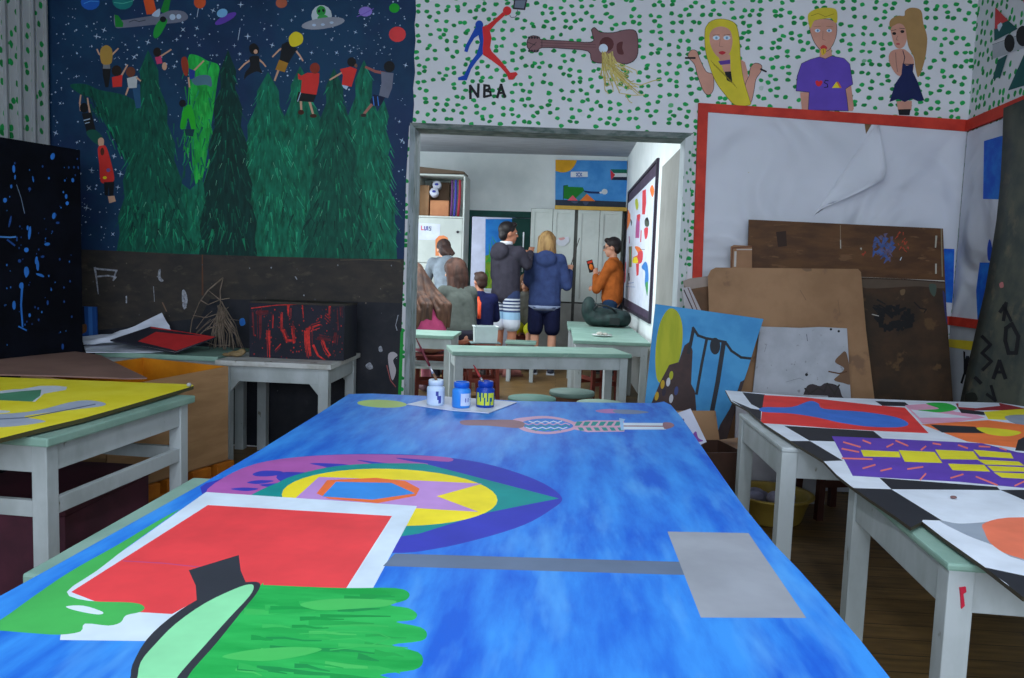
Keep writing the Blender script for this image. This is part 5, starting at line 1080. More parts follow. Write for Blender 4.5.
# black box with red drips
yb_ = 4.24
bx = lambda x, y: PY(x, y, yb_)
g8 = cv(200, 230, 3.988)
DRP = M(190, 44, 40, var=.5, scale=40); DRD = M(96, 28, 38, var=.5, scale=40)
p_tl, p_br = bx(249.5, 306), bx(344.5, 303.5)
wz = TH + .002
lb, rb_ = bx(249, 358), bx(345, 358)
x0_, x1_ = p_tl.x, p_br.x; zt_ = (p_tl.z + p_br.z) / 2
lay = []
for pts, w, w2, m in (((205, 312, 300, 300, 380, 297, 570, 292), 1.6, 1.2, DRP), ((352, 300, 352, 340), 4.5, 2, DRP), ((408, 300, 412, 350), 2.2, 1.4, DRP), ((518, 296, 516, 350), 4, 2.4, DRP), ((500, 340, 520, 360), 1.6, 1, DRP), ((292, 345, 290, 390), 1.6, 1.6, DRP), ((324, 335, 324, 400), 2.2, 2.6, DRP), ((275, 402, 278, 510), 4.5, 1.4, DRP), ((330, 400, 345, 440, 372, 440), 5, 4, DRP), ((368, 385, 374, 450), 4.5, 3, DRP), ((322, 455, 302, 476), 1.6, 1, DRP), ((475, 378, 440, 390, 422, 410), 2.6, 4.5, DRP), ((430, 395, 432, 450, 440, 500), 7, 4, DRP), ((452, 460, 470, 500, 500, 520), 4, 2, DRP), ((490, 440, 500, 470, 520, 500), 4, 2, DRP), ((540, 410, 536, 450), 5, 2, DRD), ((240, 320, 240, 430), 5, 2.5, DRD), ((210, 330, 215, 420), 3, 2, DRD), ((225, 330, 270, 325), 4, 4, DRD), ((560, 310, 562, 345), 2.4, 1.4, DRD), ((548, 320, 552, 400), 1.4, 1, DRD), ((470, 430, 520, 440), 4, 3, DRD), ((345, 510, 346, 526), 2, 1.2, DRP)):
    lay.append((strk(g8(*pts), w * .6, w2 * .55), m))
    for _ in range(3):
        ox, oy, k_ = rnd.uniform(-2.4, 2.4) * w, rnd.uniform(-14, 14), rnd.uniform(.12, .3)
        q_ = [(c + (ox if i_ % 2 == 0 else oy)) for i_, c in enumerate(pts)]
        if all(206 < q_[i_] < 568 for i_ in range(0, len(q_), 2)) and all(300 < q_[i_] < 512 for i_ in range(1, len(q_), 2)): lay.append((strk(g8(*q_), max(w * k_, .4), .3), rnd.choice((m, DRD))))
for i in range(150): 
    x, y = rnd.uniform(205, 570), rnd.uniform(310, 510); r = rnd.uniform(.2, .7); lay.append((ell(x / 3.988 + 200, y / 3.988 + 230, r, r * 1.5, 0, 6), rnd.choice((DRP, DRD))))
BKB = M2('blue_black_box_card', rgb(24, 26, 40), rgb(32, 32, 48), scale=5)
kb_ = thing('dripped_box', 'black box with red paint drips on the white wall table', 'box', ((x0_ + x1_) / 2, yb_ + .14, wz))
fb = [proj((x0_, yb_, zt_)), proj((x1_, yb_, zt_)), proj((x1_, yb_, wz)), proj((x0_, yb_, wz))]
art('front_panel', fb, BKB, lay, bx, (0, .008, 0), kb_, world=True)
for nm, e in (('side_panel', (x0_, x0_ + .008, yb_ + .008, yb_ + .27, wz, zt_)), ('side_panel', (x1_ - .008, x1_, yb_ + .008, yb_ + .27, wz, zt_)), ('back_panel', (x0_ + .008, x1_ - .008, yb_ + .262, yb_ + .27, wz, zt_)), ('lid', (x0_ - .004, x1_ + .004, yb_ + .009, yb_ + .275, zt_, zt_ + .012))):
    bm = BM(); box(bm, *e, .002); obj(nm, bm, M2('dirty_black_lid', rgb(44, 40, 42), rgb(64, 56, 50), scale=9) if nm == 'lid' else BKB, kb_, world=True)
# small blue painting on the floor-standing shelf behind the papers
bm = BM(); o = art('painted_board', px(76, 306, 96, 307, 97, 338, 76, 338), M(36, 84, 160), [(px(76, 306, 84, 306, 85, 325, 76, 326), M(20, 30, 50)), (px(88, 307, 92, 307, 93, 338, 89, 338), M(60, 120, 200)), (sp(px(78, 327, 86, 324, 86, 332, 78, 334)), M(120, 80, 50))], lambda x, y: PY(x, y, D - .05), (0, .012, 0)); tag(o, 'small dark blue painted panel leaning on the wall behind the splattered board', 'painting')
lowz = min((o.matrix_world @ v.co).z for v in o.data.vertices)
# ================================================================== second room: furniture
CREAM = M2('cream_white_cupboard_paint', rgb(196, 204, 200), rgb(184, 192, 188), scale=3)
ZD = lambda x, y, Y: PY(x, y, Y).z
XDp = lambda x, Y, y=228: PY(x, y, Y).x
# left cupboard with an open top shelf
YC = 9.2
cx0, cx1 = XDp(418, YC) - .75, XDp(464, YC)
ztop, zsh = ZD(440, 174, YC), ZD(440, 216, YC)
xi = XDp(417, YC)
cu = thing('cupboard', 'white cupboard with an open top shelf and a drawing taped on its door', 'cupboard', ((cx0 + cx1) / 2, YC + .25, 0))
def wbox(name, par, x0, x1, y0, y1, z0, z1, mat, bev=.003, label=None):
    bm = BM(); box(bm, x0, x1, y0, y1, z0, z1, bev); return obj(name, bm, mat, par, label=label, world=True)
t_ = .02
wbox('side_panel', cu, cx0, cx0 + t_, YC, YC + .5, 0, ztop, CREAM); wbox('side_panel', cu, cx1 - t_, cx1, YC, YC + .5, 0, ztop, CREAM)
wbox('divider', cu, xi - t_, xi, YC + .004, YC + .5, zsh, ztop - t_, CREAM)
wbox('top_panel', cu, cx0, cx1, YC, YC + .5, ztop - t_, ztop, CREAM); wbox('back_panel', cu, cx0 + t_, cx1 - t_, YC + .49, YC + .5, 0, ztop - t_, CREAM)
wbox('shelf', cu, cx0 + t_, cx1 - t_, YC, YC + .49, zsh - t_, zsh, CREAM)
zd0, zd1 = ZD(440, 263, YC), zsh - t_ - .004
d_ = wbox('door', cu, xi + .002, cx1 - t_ - .002, YC - .002, YC + .016, zd0, zd1, CREAM)
wbox('door', cu, cx0 + t_, xi - .004, YC - .002, YC + .016, zd0, zd1, CREAM)
bm = BM(); lathe(bm, [(0, 0), (.012, .002), (.016, .018), (.010, .028), (0, .03)], 12)
bmesh.ops.rotate(bm, verts=bm.verts, cent=(0, 0, 0), matrix=Matrix.Rotation(math.radians(90), 3, 'X')); bmesh.ops.translate(bm, verts=bm.verts, vec=(XDp(458, YC), YC - .002, ZD(458, 232, YC))); obj('knob', bm, M(60, 60, 66, rough=.3, metal=.6), d_, world=True)
for i in range(4):
    z1 = zd0 - .006 - i * .16
    if z1 < .1: break
    wbox('drawer', cu, cx0 + t_, cx1 - t_ - .002, YC - .002, YC + .02, max(z1 - .152, .03), z1, CREAM)
wbox('plinth', cu, cx0 + t_, cx1 - t_, YC + .03, YC + .05, 0, .06, M(120, 120, 116), 0)
bm = BM(); prism(bm, [PY(414, 166, YC + .02), PY(464, 171.5, YC + .02), PY(464, 173.7, YC + .02), PY(414, 173.3, YC + .02)], (0, .4, 0)); tag(obj('plank', bm, M(92, 76, 62)), 'dark plank lying on top of the white cupboard', 'plank')
pm = cv(405, 210, 6.78)
yw = lambda off: (lambda x, y: PY(x, y, YC - .004 - off))
o = art('paper_sheet', pm(88, 86, 240, 96, 232, 205, 80, 200), M(205, 212, 226), [(strk(pm(112, 108, 112, 134, 126, 134), 1), M(206, 90, 110)), (strk(pm(132, 112, 134, 136, 144, 134, 146, 112), 1), M(100, 80, 150)), (strk(pm(154, 112, 154, 136), 1), M(60, 80, 150)), (strk(pm(178, 116, 166, 114, 164, 122, 176, 128, 174, 138, 162, 136), .9), M(90, 100, 130))], yw(0), (0, .0015, 0)); tag(o, 'white paper lettered LUIS taped on the cupboard door', 'paper')
o = art('paper_arch', pm(206, 310, 206, 200, 228, 176, 262, 172, 288, 186, 296, 212, 290, 240, 272, 240, 268, 205, 252, 196, 236, 204, 232, 310), M(220, 134, 84), [], yw(.0005), (0, .0015, 0)); tag(o, 'orange paper arch drawing stuck on the white cupboard door', 'drawing')
# what lies on the open shelf
KRAFT = M2('kraft_box', rgb(176, 136, 100), rgb(158, 120, 88), scale=6); pk = cv(405, 120, 6.78); zs = zsh + .001
def sbox(label, x0, x1, ytop, Y, dep, mat, name='cardboard_box', cat='box', slant=0):
    a, b = PY(*pk(x0, 600)[0], Y), PY(*pk(x1, 600)[0], Y); zt = PY(*pk((x0 + x1) / 2, ytop)[0], Y).z
    t = thing(name, label, cat, ((a.x + b.x) / 2, Y + dep / 2, zs))
    w, h = (b.x - a.x) / 2, zt - zs
    bm = BM(); box(bm, -w, w, -dep / 2, dep / 2, 0, h * .97, .004); obj('body', bm, mat, t)
    bm = BM(); prism(bm, [Vector((-w, -dep / 2 - .002, h * .975)), Vector((w, -dep / 2 - .002, h * .975)), Vector((w, dep / 2, h)), Vector((-w, dep / 2, h))], (0, 0, .006)); obj('flap', bm, mat, t)
    return t
sbox('tall kraft box at the end of the open cupboard shelf', 98, 160, 440, YC + .12, .16, KRAFT)
sbox('squat orange-brown box in the middle of the open cupboard shelf', 170, 296, 546, YC + .06, .18, M2('orange_brown_box', rgb(190, 130, 90), rgb(176, 116, 80), scale=5))
sbox('dark brown box at the back of the open cupboard shelf', 176, 296, 420, YC + .30, .14, M(92, 70, 54))
for lab, x, y, r in (('upper white tub with blue print on the cupboard shelf boxes', 218, 448, 30), ('lower white tub with blue print leaning on the squat box', 200, 496, 30)):
    p = PY(*pk(x, y)[0], YC + .10 + (.09 if y < 480 else 0)); R = r / 6.78 / F * YC
    bm = BM(); lathe(bm, [(0, 0), (R * .86, 0), (R, .03), (R, R * 1.5), (R * .97, R * 1.55), (0, R * 1.55)], 18)
    bmesh.ops.rotate(bm, verts=bm.verts, cent=(0, 0, R * .75), matrix=Matrix.Rotation(math.radians(70), 3, 'X')); bmesh.ops.translate(bm, verts=bm.verts, vec=p - Vector((0, 0, R * .75)))
    t = thing('tub', lab, 'tub', p); obj('body', bm, M(200, 204, 220), t, world=True)
    bm = BM(); ellipsoid(bm, p + Vector((0, -R * .78, R * .3)), (R * .45, .006, R * .3), sub=2); obj('print', bm, M(50, 60, 150), t, world=True)
for lab, x0, x1, m, w in (('blue rolled cloth between the purple and the red one on the cupboard shelf', 334, 345, M(60, 60, 150), .015), ('red rolled cloth beside the blue one on the cupboard shelf', 360, 372, M(150, 40, 56), .015), ('purple rolled cloth next to the squat box on the cupboard shelf', 312, 320, M(96, 50, 110), .012)):
    pts = [PY(*pk(x0, 636)[0], YC + .05)] + [PY(*pk(x0 + (x1 - x0) * u + 5 * math.sin(3 * u), 636 - 230 * u)[0], YC + .05 + .02 * u) for u in (.25, .5, .75, 1)]
    pts[0].z = zs + .004
    bm = BM(); tube(bm, pts, [w, w * 1.1, w * 1.1, w, w * .9], 12); tag(obj('rolled_cloth', bm, m), lab, 'cloth')

# green door frame, its open leaf and the painted panel beyond
GF = M2('dark_green_frame_paint', rgb(10, 62, 58), rgb(14, 74, 68), scale=4)
dr_ = thing('door_1', None, None, (GX0, D2, 0)); dr_['kind'] = 'structure'
fw = XDp(471, D2) - GX0
wbox('door_frame', dr_, GX0, GX0 + fw, D2 - .02, D2 + .12, 0, GZ, GF); wbox('door_frame', dr_, GX1 - .03, GX1, D2 - .02, D2 + .12, 0, GZ, GF); wbox('door_frame', dr_, GX0 + fw, GX1 - .03, D2 - .02, D2 + .12, GZ - .075, GZ, GF)
xl_ = XDp(512, D2 + .1)
lf = wbox('door_leaf', dr_, xl_, GX1 - .034, D2 + .05, D2 + .09, .01, GZ - .08, GF)
wbox('handle_bar', lf, XDp(523, D2), XDp(524.4, D2), D2 + .03, D2 + .049, ZD(523, 272, D2), ZD(523, 232, D2), M(170, 176, 180, rough=.3, metal=.7), .002)
YP = D2 + .9
BGP = M2('blue_mural_panel', rgb(26, 110, 190), rgb(40, 130, 204), scale=5)
lay = [(px(480, 258, 495, 252, 520, 250, 520, 300, 480, 300), M2('grass_mural_paint', rgb(70, 130, 30), rgb(120, 150, 30), scale=8))]
for i in range(16): lay.append((strk([(rnd.uniform(486, 510), 262), (rnd.uniform(486, 512), rnd.uniform(236, 252))], 1.4, .4), M(50, 150, 50)))
for i in range(14): lay.append((strk([(rnd.uniform(486, 510), 288), (rnd.uniform(486, 512), rnd.uniform(262, 276))], 1.4, .4), M(130, 150, 40)))
zb_ = proj((PY(498, 288, YP).x, YP, .02))[1]
o = art('painted_board', px(485.5, 219, 516, 219, 516, 288.5, 485, 288.5), BGP, lay, lambda x, y: PY(x, y, YP), (0, .02, 0)); tag(o, 'blue and green painted panel seen through the green door', 'painting')
p = PY(485, 289, YP); pe = PY(516, 289, YP)
wb2 = thing('bench', 'pale bench under the painted panel beyond the green door', 'bench', ((p.x + pe.x) / 2, YP + .12, 0))
wbox('bench_top', wb2, p.x - .1, pe.x + .1, YP - .06, YP + .3, p.z - .034, p.z - .004, CREAM)
for x in (p.x - .06, pe.x + .02): wbox('leg', wb2, x, x + .04, YP - .03, YP + .27, 0, p.z - .036, CREAM)

# fitted wardrobe with tall doors
YW = 9.75
wz1, wz0 = ZD(575, 209.5, YW), ZD(575, 302, YW)
xe = [XDp(530.5, YW), XDp(552.5, YW), XDp(574.5, YW), XDp(577.5, YW), XDp(599.5, YW), XDp(622, YW)]
wd = thing('wardrobe', 'cream wardrobe with four tall panelled doors under the long painting', 'wardrobe', ((xe[0] + xe[-1]) / 2, YW + .16, 0))
wbox('carcass', wd, xe[0], min(xe[-1] + .02, XR2 - .002), YW + .022, D2 - .002, .0, wz1, M2('dark_gap_board', rgb(90, 92, 88), rgb(70, 72, 70), scale=4))
for i, (a, b) in enumerate(((0, 1), (1, 2), (3, 4), (4, 5))):
    x0, x1 = xe[a] + .003, xe[b] - .003
    d_ = wbox('door', wd, x0, x1, YW + .006, YW + .02, wz0, wz1 - .004, CREAM)
    s = .045
    for (e0, e1, f0, f1) in ((x0, x0 + s, wz0, wz1 - .004), (x1 - s, x1, wz0, wz1 - .004), (x0 + s, x1 - s, wz1 - .004 - s, wz1 - .004), (x0 + s, x1 - s, wz0, wz0 + s)):
        wbox('door_rail', d_, e0, e1, YW - .006, YW + .006, f0, f1, CREAM, .002)
for a, b in ((0, 2), (3, 5)):
    wbox('lower_panel', wd, xe[a], xe[b], YW + .004, YW + .02, .06, wz0 - .02, M2('grey_lower_panel', rgb(150, 152, 148), rgb(136, 138, 134), scale=4))
o = art('picture', cv(520, 210, 6.78)(240, 215, 262, 190, 330, 180, 335, 215, 300, 245, 262, 240), M(202, 206, 216), [(strk(cv(520, 210, 6.78)(262, 190, 285, 166, 305, 178), 1), M(200, 130, 130)), (sp(cv(520, 210, 6.78)(262, 195, 290, 180, 305, 195, 280, 205)), M(204, 150, 150))], lambda x, y: PY(x, y, YW - .0075), (0, .001, 0)); tag(o, 'small white paper drawing stuck on the second wardrobe door', 'drawing')
lh = .02
lg = thing('wall_ledge', 'ochre ledge above the wardrobe under the long painting', 'ledge', (0, YW, wz1))
wbox('board', lg, XDp(554, YW), XR2 - .004, YW - .02, D2 - .002, wz1 + .001, ZD(590, 207, YW), M2('ochre_ledge_paint', rgb(196, 160, 70), rgb(180, 146, 62), scale=5))
wbox('lip', lg, XDp(554, YW), XR2 - .004, YW - .03, YW - .021, wz1 - .004, ZD(590, 207, YW) + .006, M(186, 150, 66))
# long painting
pz = cv(540, 120, 6.78)
lay = [(sp(pz(60, 262, 150, 262, 245, 262, 236, 306, 200, 345, 150, 356, 100, 345, 60, 350)), M(224, 164, 36)), (pz(90, 540, 350, 545, 700, 560, 700, 640, 90, 640), M(44, 56, 74)),
       (pz(208, 344, 324, 344, 324, 396, 208, 396), M(60, 130, 210)), (pz(208, 350, 324, 350, 324, 386, 208, 388), M(216, 220, 228)), (strk(pz(245, 360, 285, 360, 265, 384, 245, 360), .6), M(60, 100, 180)), (strk(pz(245, 380, 285, 380, 265, 356, 245, 380), .6), M(60, 100, 180)),
       (pz(478, 334, 640, 336, 640, 362, 500, 360), M(20, 104, 84)), (pz(490, 360, 640, 362, 640, 388, 500, 388), M(214, 220, 226)), (pz(484, 406, 500, 386, 640, 386, 640, 410), M(34, 40, 64)), (pz(476, 336, 510, 372, 482, 408), M(206, 50, 60)),
       (pz(158, 445, 190, 440, 190, 452, 290, 456, 302, 480, 252, 530, 200, 540, 158, 532), M(26, 124, 40)), (strk(pz(158, 540, 160, 446, 182, 442), .5), MBLK), (pz(300, 478, 345, 484, 410, 486, 412, 500, 330, 498, 290, 486), M(20, 44, 100)), (pz(186, 546, 222, 510, 256, 546), M(224, 92, 110)), (pz(246, 526, 296, 482, 320, 500, 280, 546, 256, 546), M(60, 130, 150)), (pz(270, 548, 318, 500, 374, 550), M(236, 124, 50)), (ell(*pz(438, 486)[0], 3, 2.8), M(206, 212, 220)), (ell(*pz(412, 492)[0], 1.4, 1), M(206, 212, 220)), (sp(pz(210, 552, 260, 552, 240, 566)), M(70, 80, 110)), (sp(pz(290, 556, 330, 556, 310, 580)), M(70, 80, 110))]
YPn = D2 - .02
o = art('painting', [(555.5, 159.8), (627, 161), (627, 211), (555.2, 207)], M2('blue_painted_sheet', rgb(60, 136, 210), rgb(78, 152, 220), scale=5), lay, lambda x, y: PY(x, y, YPn), (0, .012, 0)); tag(o, 'long blue painting with sun, flags and coloured tents above the wardrobe', 'painting')

# pin board with paper shapes on the side wall
PBX = XR2 - .012
bp = lambda x, y: PX(x, y, PBX)
pb = thing('pin_board', 'dark purple framed pin board with colourful paper shapes on the side wall', 'notice board', bp(640, 250))
c4 = [bp(622.5, 198), bp(657.5, 160.5), bp(650.5, 326), bp(622, 306)]
zt_b, zb_b = (c4[0].z + c4[1].z) / 2, (c4[2].z + c4[3].z) / 2; yn_, yf_ = (c4[1].y + c4[2].y) / 2, 9.6
PUR = M2('dark_purple_border', rgb(76, 62, 84), rgb(64, 52, 72), scale=4)
wbox('backing_panel', pb, PBX, XR2 - .001, yn_, yf_, zb_b, zt_b, PUR, 0)
bw_ = .12
for e in ((yn_, yn_ + .05, zb_b, zt_b), (yf_ - .05, yf_, zb_b, zt_b), (yn_ + .05, yf_ - .05, zt_b - .03, zt_b), (yn_ + .05, yf_ - .05, zb_b, zb_b + .03)):
    wbox('frame', pb, PBX - .012, PBX - .0005, *e, M(50, 44, 58), .002)
w5 = cv(520, 210, 6.78); w2_ = cv(540, 120, 6.78)
PO, PR_, PB_, PG_, PPk = M(226, 116, 50), M(206, 60, 70), M(50, 120, 190), M(60, 140, 80), M(176, 80, 140)
lay = [(sp(w5(735, 20, 748, 30, 744, 90, 716, 150, 712, 130, 725, 60)), PO), (w5(792, 40, 812, 34, 812, 110, 808, 190, 782, 190, 784, 120), PPk), (sp(w5(845, 70, 862, 50, 876, 80, 872, 110, 850, 110)), M(70, 80, 70)), (sp(w5(842, 130, 868, 120, 864, 180, 848, 196)), PR_), (strk(w5(822, 140, 818, 215), 1), PR_), (sp(w5(748, 60, 760, 80, 754, 108)), M(60, 80, 90)),
       (sp(w5(778, 250, 810, 252, 832, 290, 826, 345, 790, 362, 764, 350, 770, 320, 800, 300)), PO), (sp(w5(800, 290, 832, 280, 828, 350, 800, 360)), PR_), (sp(w5(766, 330, 790, 320, 800, 355, 764, 358)), YEL), (w5(738, 248, 760, 246, 758, 385, 738, 388), M(150, 110, 90)), (strk(w5(748, 250, 748, 386), 1.0), PG_), (w5(786, 365, 808, 362, 804, 440, 790, 448), PR_),
       (sp(w5(826, 380, 850, 350, 866, 380, 872, 470, 860, 540, 846, 500, 848, 420, 830, 400)), PB_), (sp(w5(850, 500, 868, 490, 864, 580, 856, 560)), PG_), (w5(698, 370, 720, 350, 716, 480, 702, 510), PR_), (sp(w5(704, 330, 716, 326, 714, 365, 702, 366)), PB_), (strk(w5(738, 430, 740, 476), 1.2), M(60, 60, 70)), (sp(w5(706, 200, 720, 190, 722, 220, 710, 230)), M(226, 200, 120)), (strk(w5(740, 180, 742, 225), .8), PPk), (strk(w5(730, 498, 770, 492), .5), PB_), (strk(w5(720, 520, 780, 522), .4), PB_), (strk(w5(815, 265, 845, 268), .5), M(60, 60, 60)),
       (sp(w2_(645, 545, 660, 535, 668, 580, 658, 612, 648, 590)), M(170, 180, 50)), (w2_(694, 480, 718, 470, 720, 560, 712, 640, 692, 640), PR_), (sp(w2_(745, 470, 762, 440, 775, 480, 762, 525)), PO), (sp(w2_(585, 620, 600, 610, 612, 660, 590, 680)), PO), (sp(w2_(655, 650, 680, 640, 672, 690)), PR_), (sp(w2_(715, 670, 730, 660, 735, 690)), MBLK)]
base = [proj((PBX - .004, yn_ + .12, zt_b - .14)), proj((PBX - .004, yf_ - .05, zt_b - .14)), proj((PBX - .004, yf_ - .05, zb_b + .13)), proj((PBX - .004, yn_ + .12, zb_b + .10))]
art('paper_collage', base, M(206, 212, 228), lay, lambda x, y: PX(x, y, PBX - .004), (.003, 0, 0), pb, world=True)

# ---- tables and stools of the second room
def ptable(label, ca, cb, depth, h=TH, **k):
    """front edge of the top from ca to cb (world xy), top going back by depth"""
    a, b = Vector((ca[0], ca[1])), Vector((cb[0], cb[1])); d = b - a; n_ = Vector((-d.y, d.x)).normalized()
    c = (a + b) / 2 + n_ * depth / 2
    t = table('table', label, c.x - d.length / 2, c.x + d.length / 2, c.y - depth / 2, c.y + depth / 2, h, rz=math.atan2(d.y, d.x), **k); return t
fa, fb_ = PZ(452.5, 351.5, TH), PZ(632, 354.3, TH)
ptable('green-topped white table standing across the doorway with the white tub on it', (fa.x, fa.y), (fb_.x, fb_.y), .42)
q1_, q2_ = PZ(453.5, 336, TH), PZ(400, 333, TH)
table('table', 'green-topped white table with a shelf of papers, before the pink-clad person', q1_.x - .95, q1_.x, q1_.y, q1_.y + .5, TH, shelf=.36)
r1_, r2_ = PZ(574, 343.5, TH), PZ(650, 343.5, TH)
table('table', 'green-topped white table along the side wall with the small white dish', r1_.x, .735, 6.16, 7.5)
table('table', 'white table against the side wall carrying the dark bag', r1_.x - .03, .735, 7.52, 8.5, top=M2('pale_green_table_top', None, None))
tb = thing('tub', 'square white plastic tub on the table across the doorway', 'tub', (PZ(485, 343, TH).x, PZ(485, 343, TH).y, TH + .001), .2)
def tubshell(w0, w1, h, wall=.006):
    bm = BM(); r = []
    for (w, z) in ((w0, 0), (w1, h), (w1 + .006, h), (w1 + .006, h + .006), (w1 - wall, h + .006), (w0 - wall, wall)):
        r.append([bm.verts.new((sx * w * 1.25, sy * w, z)) for sx, sy in ((-1, -1), (1, -1), (1, 1), (-1, 1))])
    for a, b in zip(r, r[1:]):
        for k in range(4): bm.faces.new((a[k], a[(k + 1) % 4], b[(k + 1) % 4], b[k]))
    bm.faces.new(r[0]); bm.faces.new(r[-1]); return bm
obj('body', tubshell(.064, .068, .112), M(196, 206, 206, rough=.4), tb)
bm = BM(); box(bm, -.11, .11, -.085, .085, -.0, .004, .001); 
tag(obj('tray', bm, M(90, 110, 112)), 'thin grey tray under the square white tub', 'tray'); tr_ = bpy.data.objects['tray']; tr_.location = (tb.location.x, tb.location.y, TH + .0005); tr_.rotation_euler.z = .2; tb.location.z = TH + .006
ds = PZ(602, 336.5, TH); bm = BM(); lathe(bm, [(0, 0), (.05, 0), (.085, .012), (.088, .016), (.05, .006), (0, .006)], 24)
dd = thing('dish', 'small white dish with scraps on the table by the side wall', 'dish', (ds.x, ds.y, TH + .001)); obj('plate', bm, M(206, 208, 208, rough=.3), dd)
bm = BM(); ellipsoid(bm, (-.02, 0, .022), (.03, .024, .018), sub=2); ellipsoid(bm, (.025, .012, .018), (.026, .02, .014), sub=2); link('scraps', fuse(bm, .004, 2), dd).data.materials.append(M(170, 168, 160))
# dark bag
bg_ = PZ(607, 328, TH); bgt = thing('bag', 'dark green-black sports bag on the table by the side wall', 'bag', (bg_.x - .01, bg_.y + .14, TH + .001), -.06)
bm = BM(); capsule(bm, (-.12, 0, .10), (.17, .0, .085), .10, .085); ellipsoid(bm, (-.17, 0, .17), (.075, .09, .13)); ellipsoid(bm, (.1, -.02, .09), (.14, .11, .085)); ellipsoid(bm, (0, 0, .07), (.21, .12, .07))
fobj('body', bm, M2('dark_bag_cloth', rgb(24, 38, 38), rgb(36, 56, 54), scale=12), bgt, .012, 3)
bm = BM(); tube(bm, [(-.12, -.09, .17), (-.08, -.12, .22), (.0, -.13, .215), (.06, -.12, .19), (.10, -.10, .15)], .011, 8); obj('handle', bm, M(30, 34, 36), bgt)
bm = BM(); tube(bm, [(-.2, -.04, .26), (-.1, -.03, .235), (.05, -.02, .195), (.2, -.01, .16)], .006, 6); obj('zip', bm, M(90, 100, 100), bgt)
bm = BM(); box(bm, .04, .14, -.128, -.118, .03, .1, .004); obj('pocket', bm, M(28, 34, 34), bgt)
# papers on the low shelf
for i, (lab, dx, dy, rz) in enumerate((('white paper lying on the low shelf of the table with papers', -.12, .12, .3), ('second paper crossing the first on the low table shelf', -.2, .2, -.4))):
    bm = BM(); box(bm, -.1, .1, -.07, .07, 0, .003 , 0); o = obj('paper_sheet', bm, M(186, 188, 190)); o.location = (q1_.x - .05 + dx, q1_.y + dy, .361 + .004 * i); o.rotation_euler.z = rz; tag(o, lab, 'paper')
# stools between the two rooms
STW = M2('stool_brown_wood', rgb(104, 70, 48), rgb(84, 56, 40), scale=6); LGT = M2('light_green_seat', rgb(150, 176, 160), rgb(136, 164, 148), scale=6)
for lab, x, y, m in (('stool with dark green round seat behind the blue canvas', 532, 397.5, M(92, 138, 126)), ('brown stool with grey-green seat beyond the dark green one', 572, 391, M(104, 128, 120)), ('stool with pale green seat nearest the blue board', 601, 403, LGT)):
    p = PZ(x, y, .45); stool(lab, p.x, p.y, .45, .135, m, STW, rz=rnd.uniform(0, 1))
RBR = M2('red_brown_stool_wood', rgb(112, 48, 38), rgb(92, 38, 32), scale=6)
stool('red-brown stool under the table by the side wall', PZ(590, 372, 0).x - .02, 7.0, .44, .15, RBR, RBR, rz=.5, square=True)
stool('red-brown stool seen beneath the table across the doorway', XDp(487, 6.9), 6.9, .44, .15, RBR, RBR, rz=.2, square=True)
bnp = PZ(521, 341, .42)
bt = table('bench', 'low pale green bench behind the table across the doorway', bnp.x - .16, bnp.x + .16, bnp.y - .10, bnp.y + .12, .42, leg=.04, apr=.05); bt['category'] = 'bench'
# ================================================================== people in the second room
def zbands(name, bands):
    """horizontal cloth bands, from the bottom up: [(z_top, colour)...]"""
    if name in _M: return _M[name]
    m, nt, bs = nodes_of(name); t = N(nt, 'ShaderNodeTexCoord'); s = N(nt, 'ShaderNodeSeparateXYZ'); nt.links.new(t.outputs['Object'], s.inputs[0])
    z0, z1 = bands[0][0] - .3, bands[-1][0]
    mr = N(nt, 'ShaderNodeMapRange'); mr.inputs[1].default_value = z0; mr.inputs[2].default_value = z1; nt.links.new(s.outputs[2], mr.inputs[0])
    cr = N(nt, 'ShaderNodeValToRGB'); cr.color_ramp.interpolation = 'CONSTANT'; e = cr.color_ramp.elements
    pos = [0] + [(b[0] - z0) / (z1 - z0) for b in bands[:-1]]
    e[0].position = 0; e[0].color = bands[0][1]; e[1].position = pos[1]; e[1].color = bands[1][1]
    for p, b in zip(pos[2:], bands[2:]):
        k = e.new(p); k.color = b[1]
    nt.links.new(mr.outputs[0], cr.inputs[0]); nt.links.new(cr.outputs[0], bs.inputs['Base Color']); bs.inputs['Roughness'].default_value = .85; bs.inputs['Specular IOR Level'].default_value = .1
    _M[name] = m; return m
CL = lambda r, g, b: M(r, g, b, 1.0, .18, 14, .9, (1, 1, 1), .1)
SK1 = M(206, 152, 126, 1, .06, 9, .55); SK2 = M(176, 118, 92, 1, .06, 9, .55)
def J_stand(H, **o):
    s = H / 1.65
    j = dict(pel=(0, 0, .90), bel=(0, .01, 1.04), chest=(0, 0, 1.22), neck=(0, -.01, 1.385), head=(0, .015, 1.53),
             shL=(-.16, 0, 1.335), elL=(-.20, -.02, 1.07), wrL=(-.20, .06, .84), shR=(.16, 0, 1.335), elR=(.20, -.02, 1.07), wrR=(.20, .06, .84),
             hiL=(-.09, 0, .88), knL=(-.10, .02, .48), anL=(-.10, -.01, .075), hiR=(.09, 0, .88), knR=(.10, .02, .48), anR=(.10, -.01, .075))
    j.update(o); return {k: Vector(v) * s for k, v in j.items()}, s
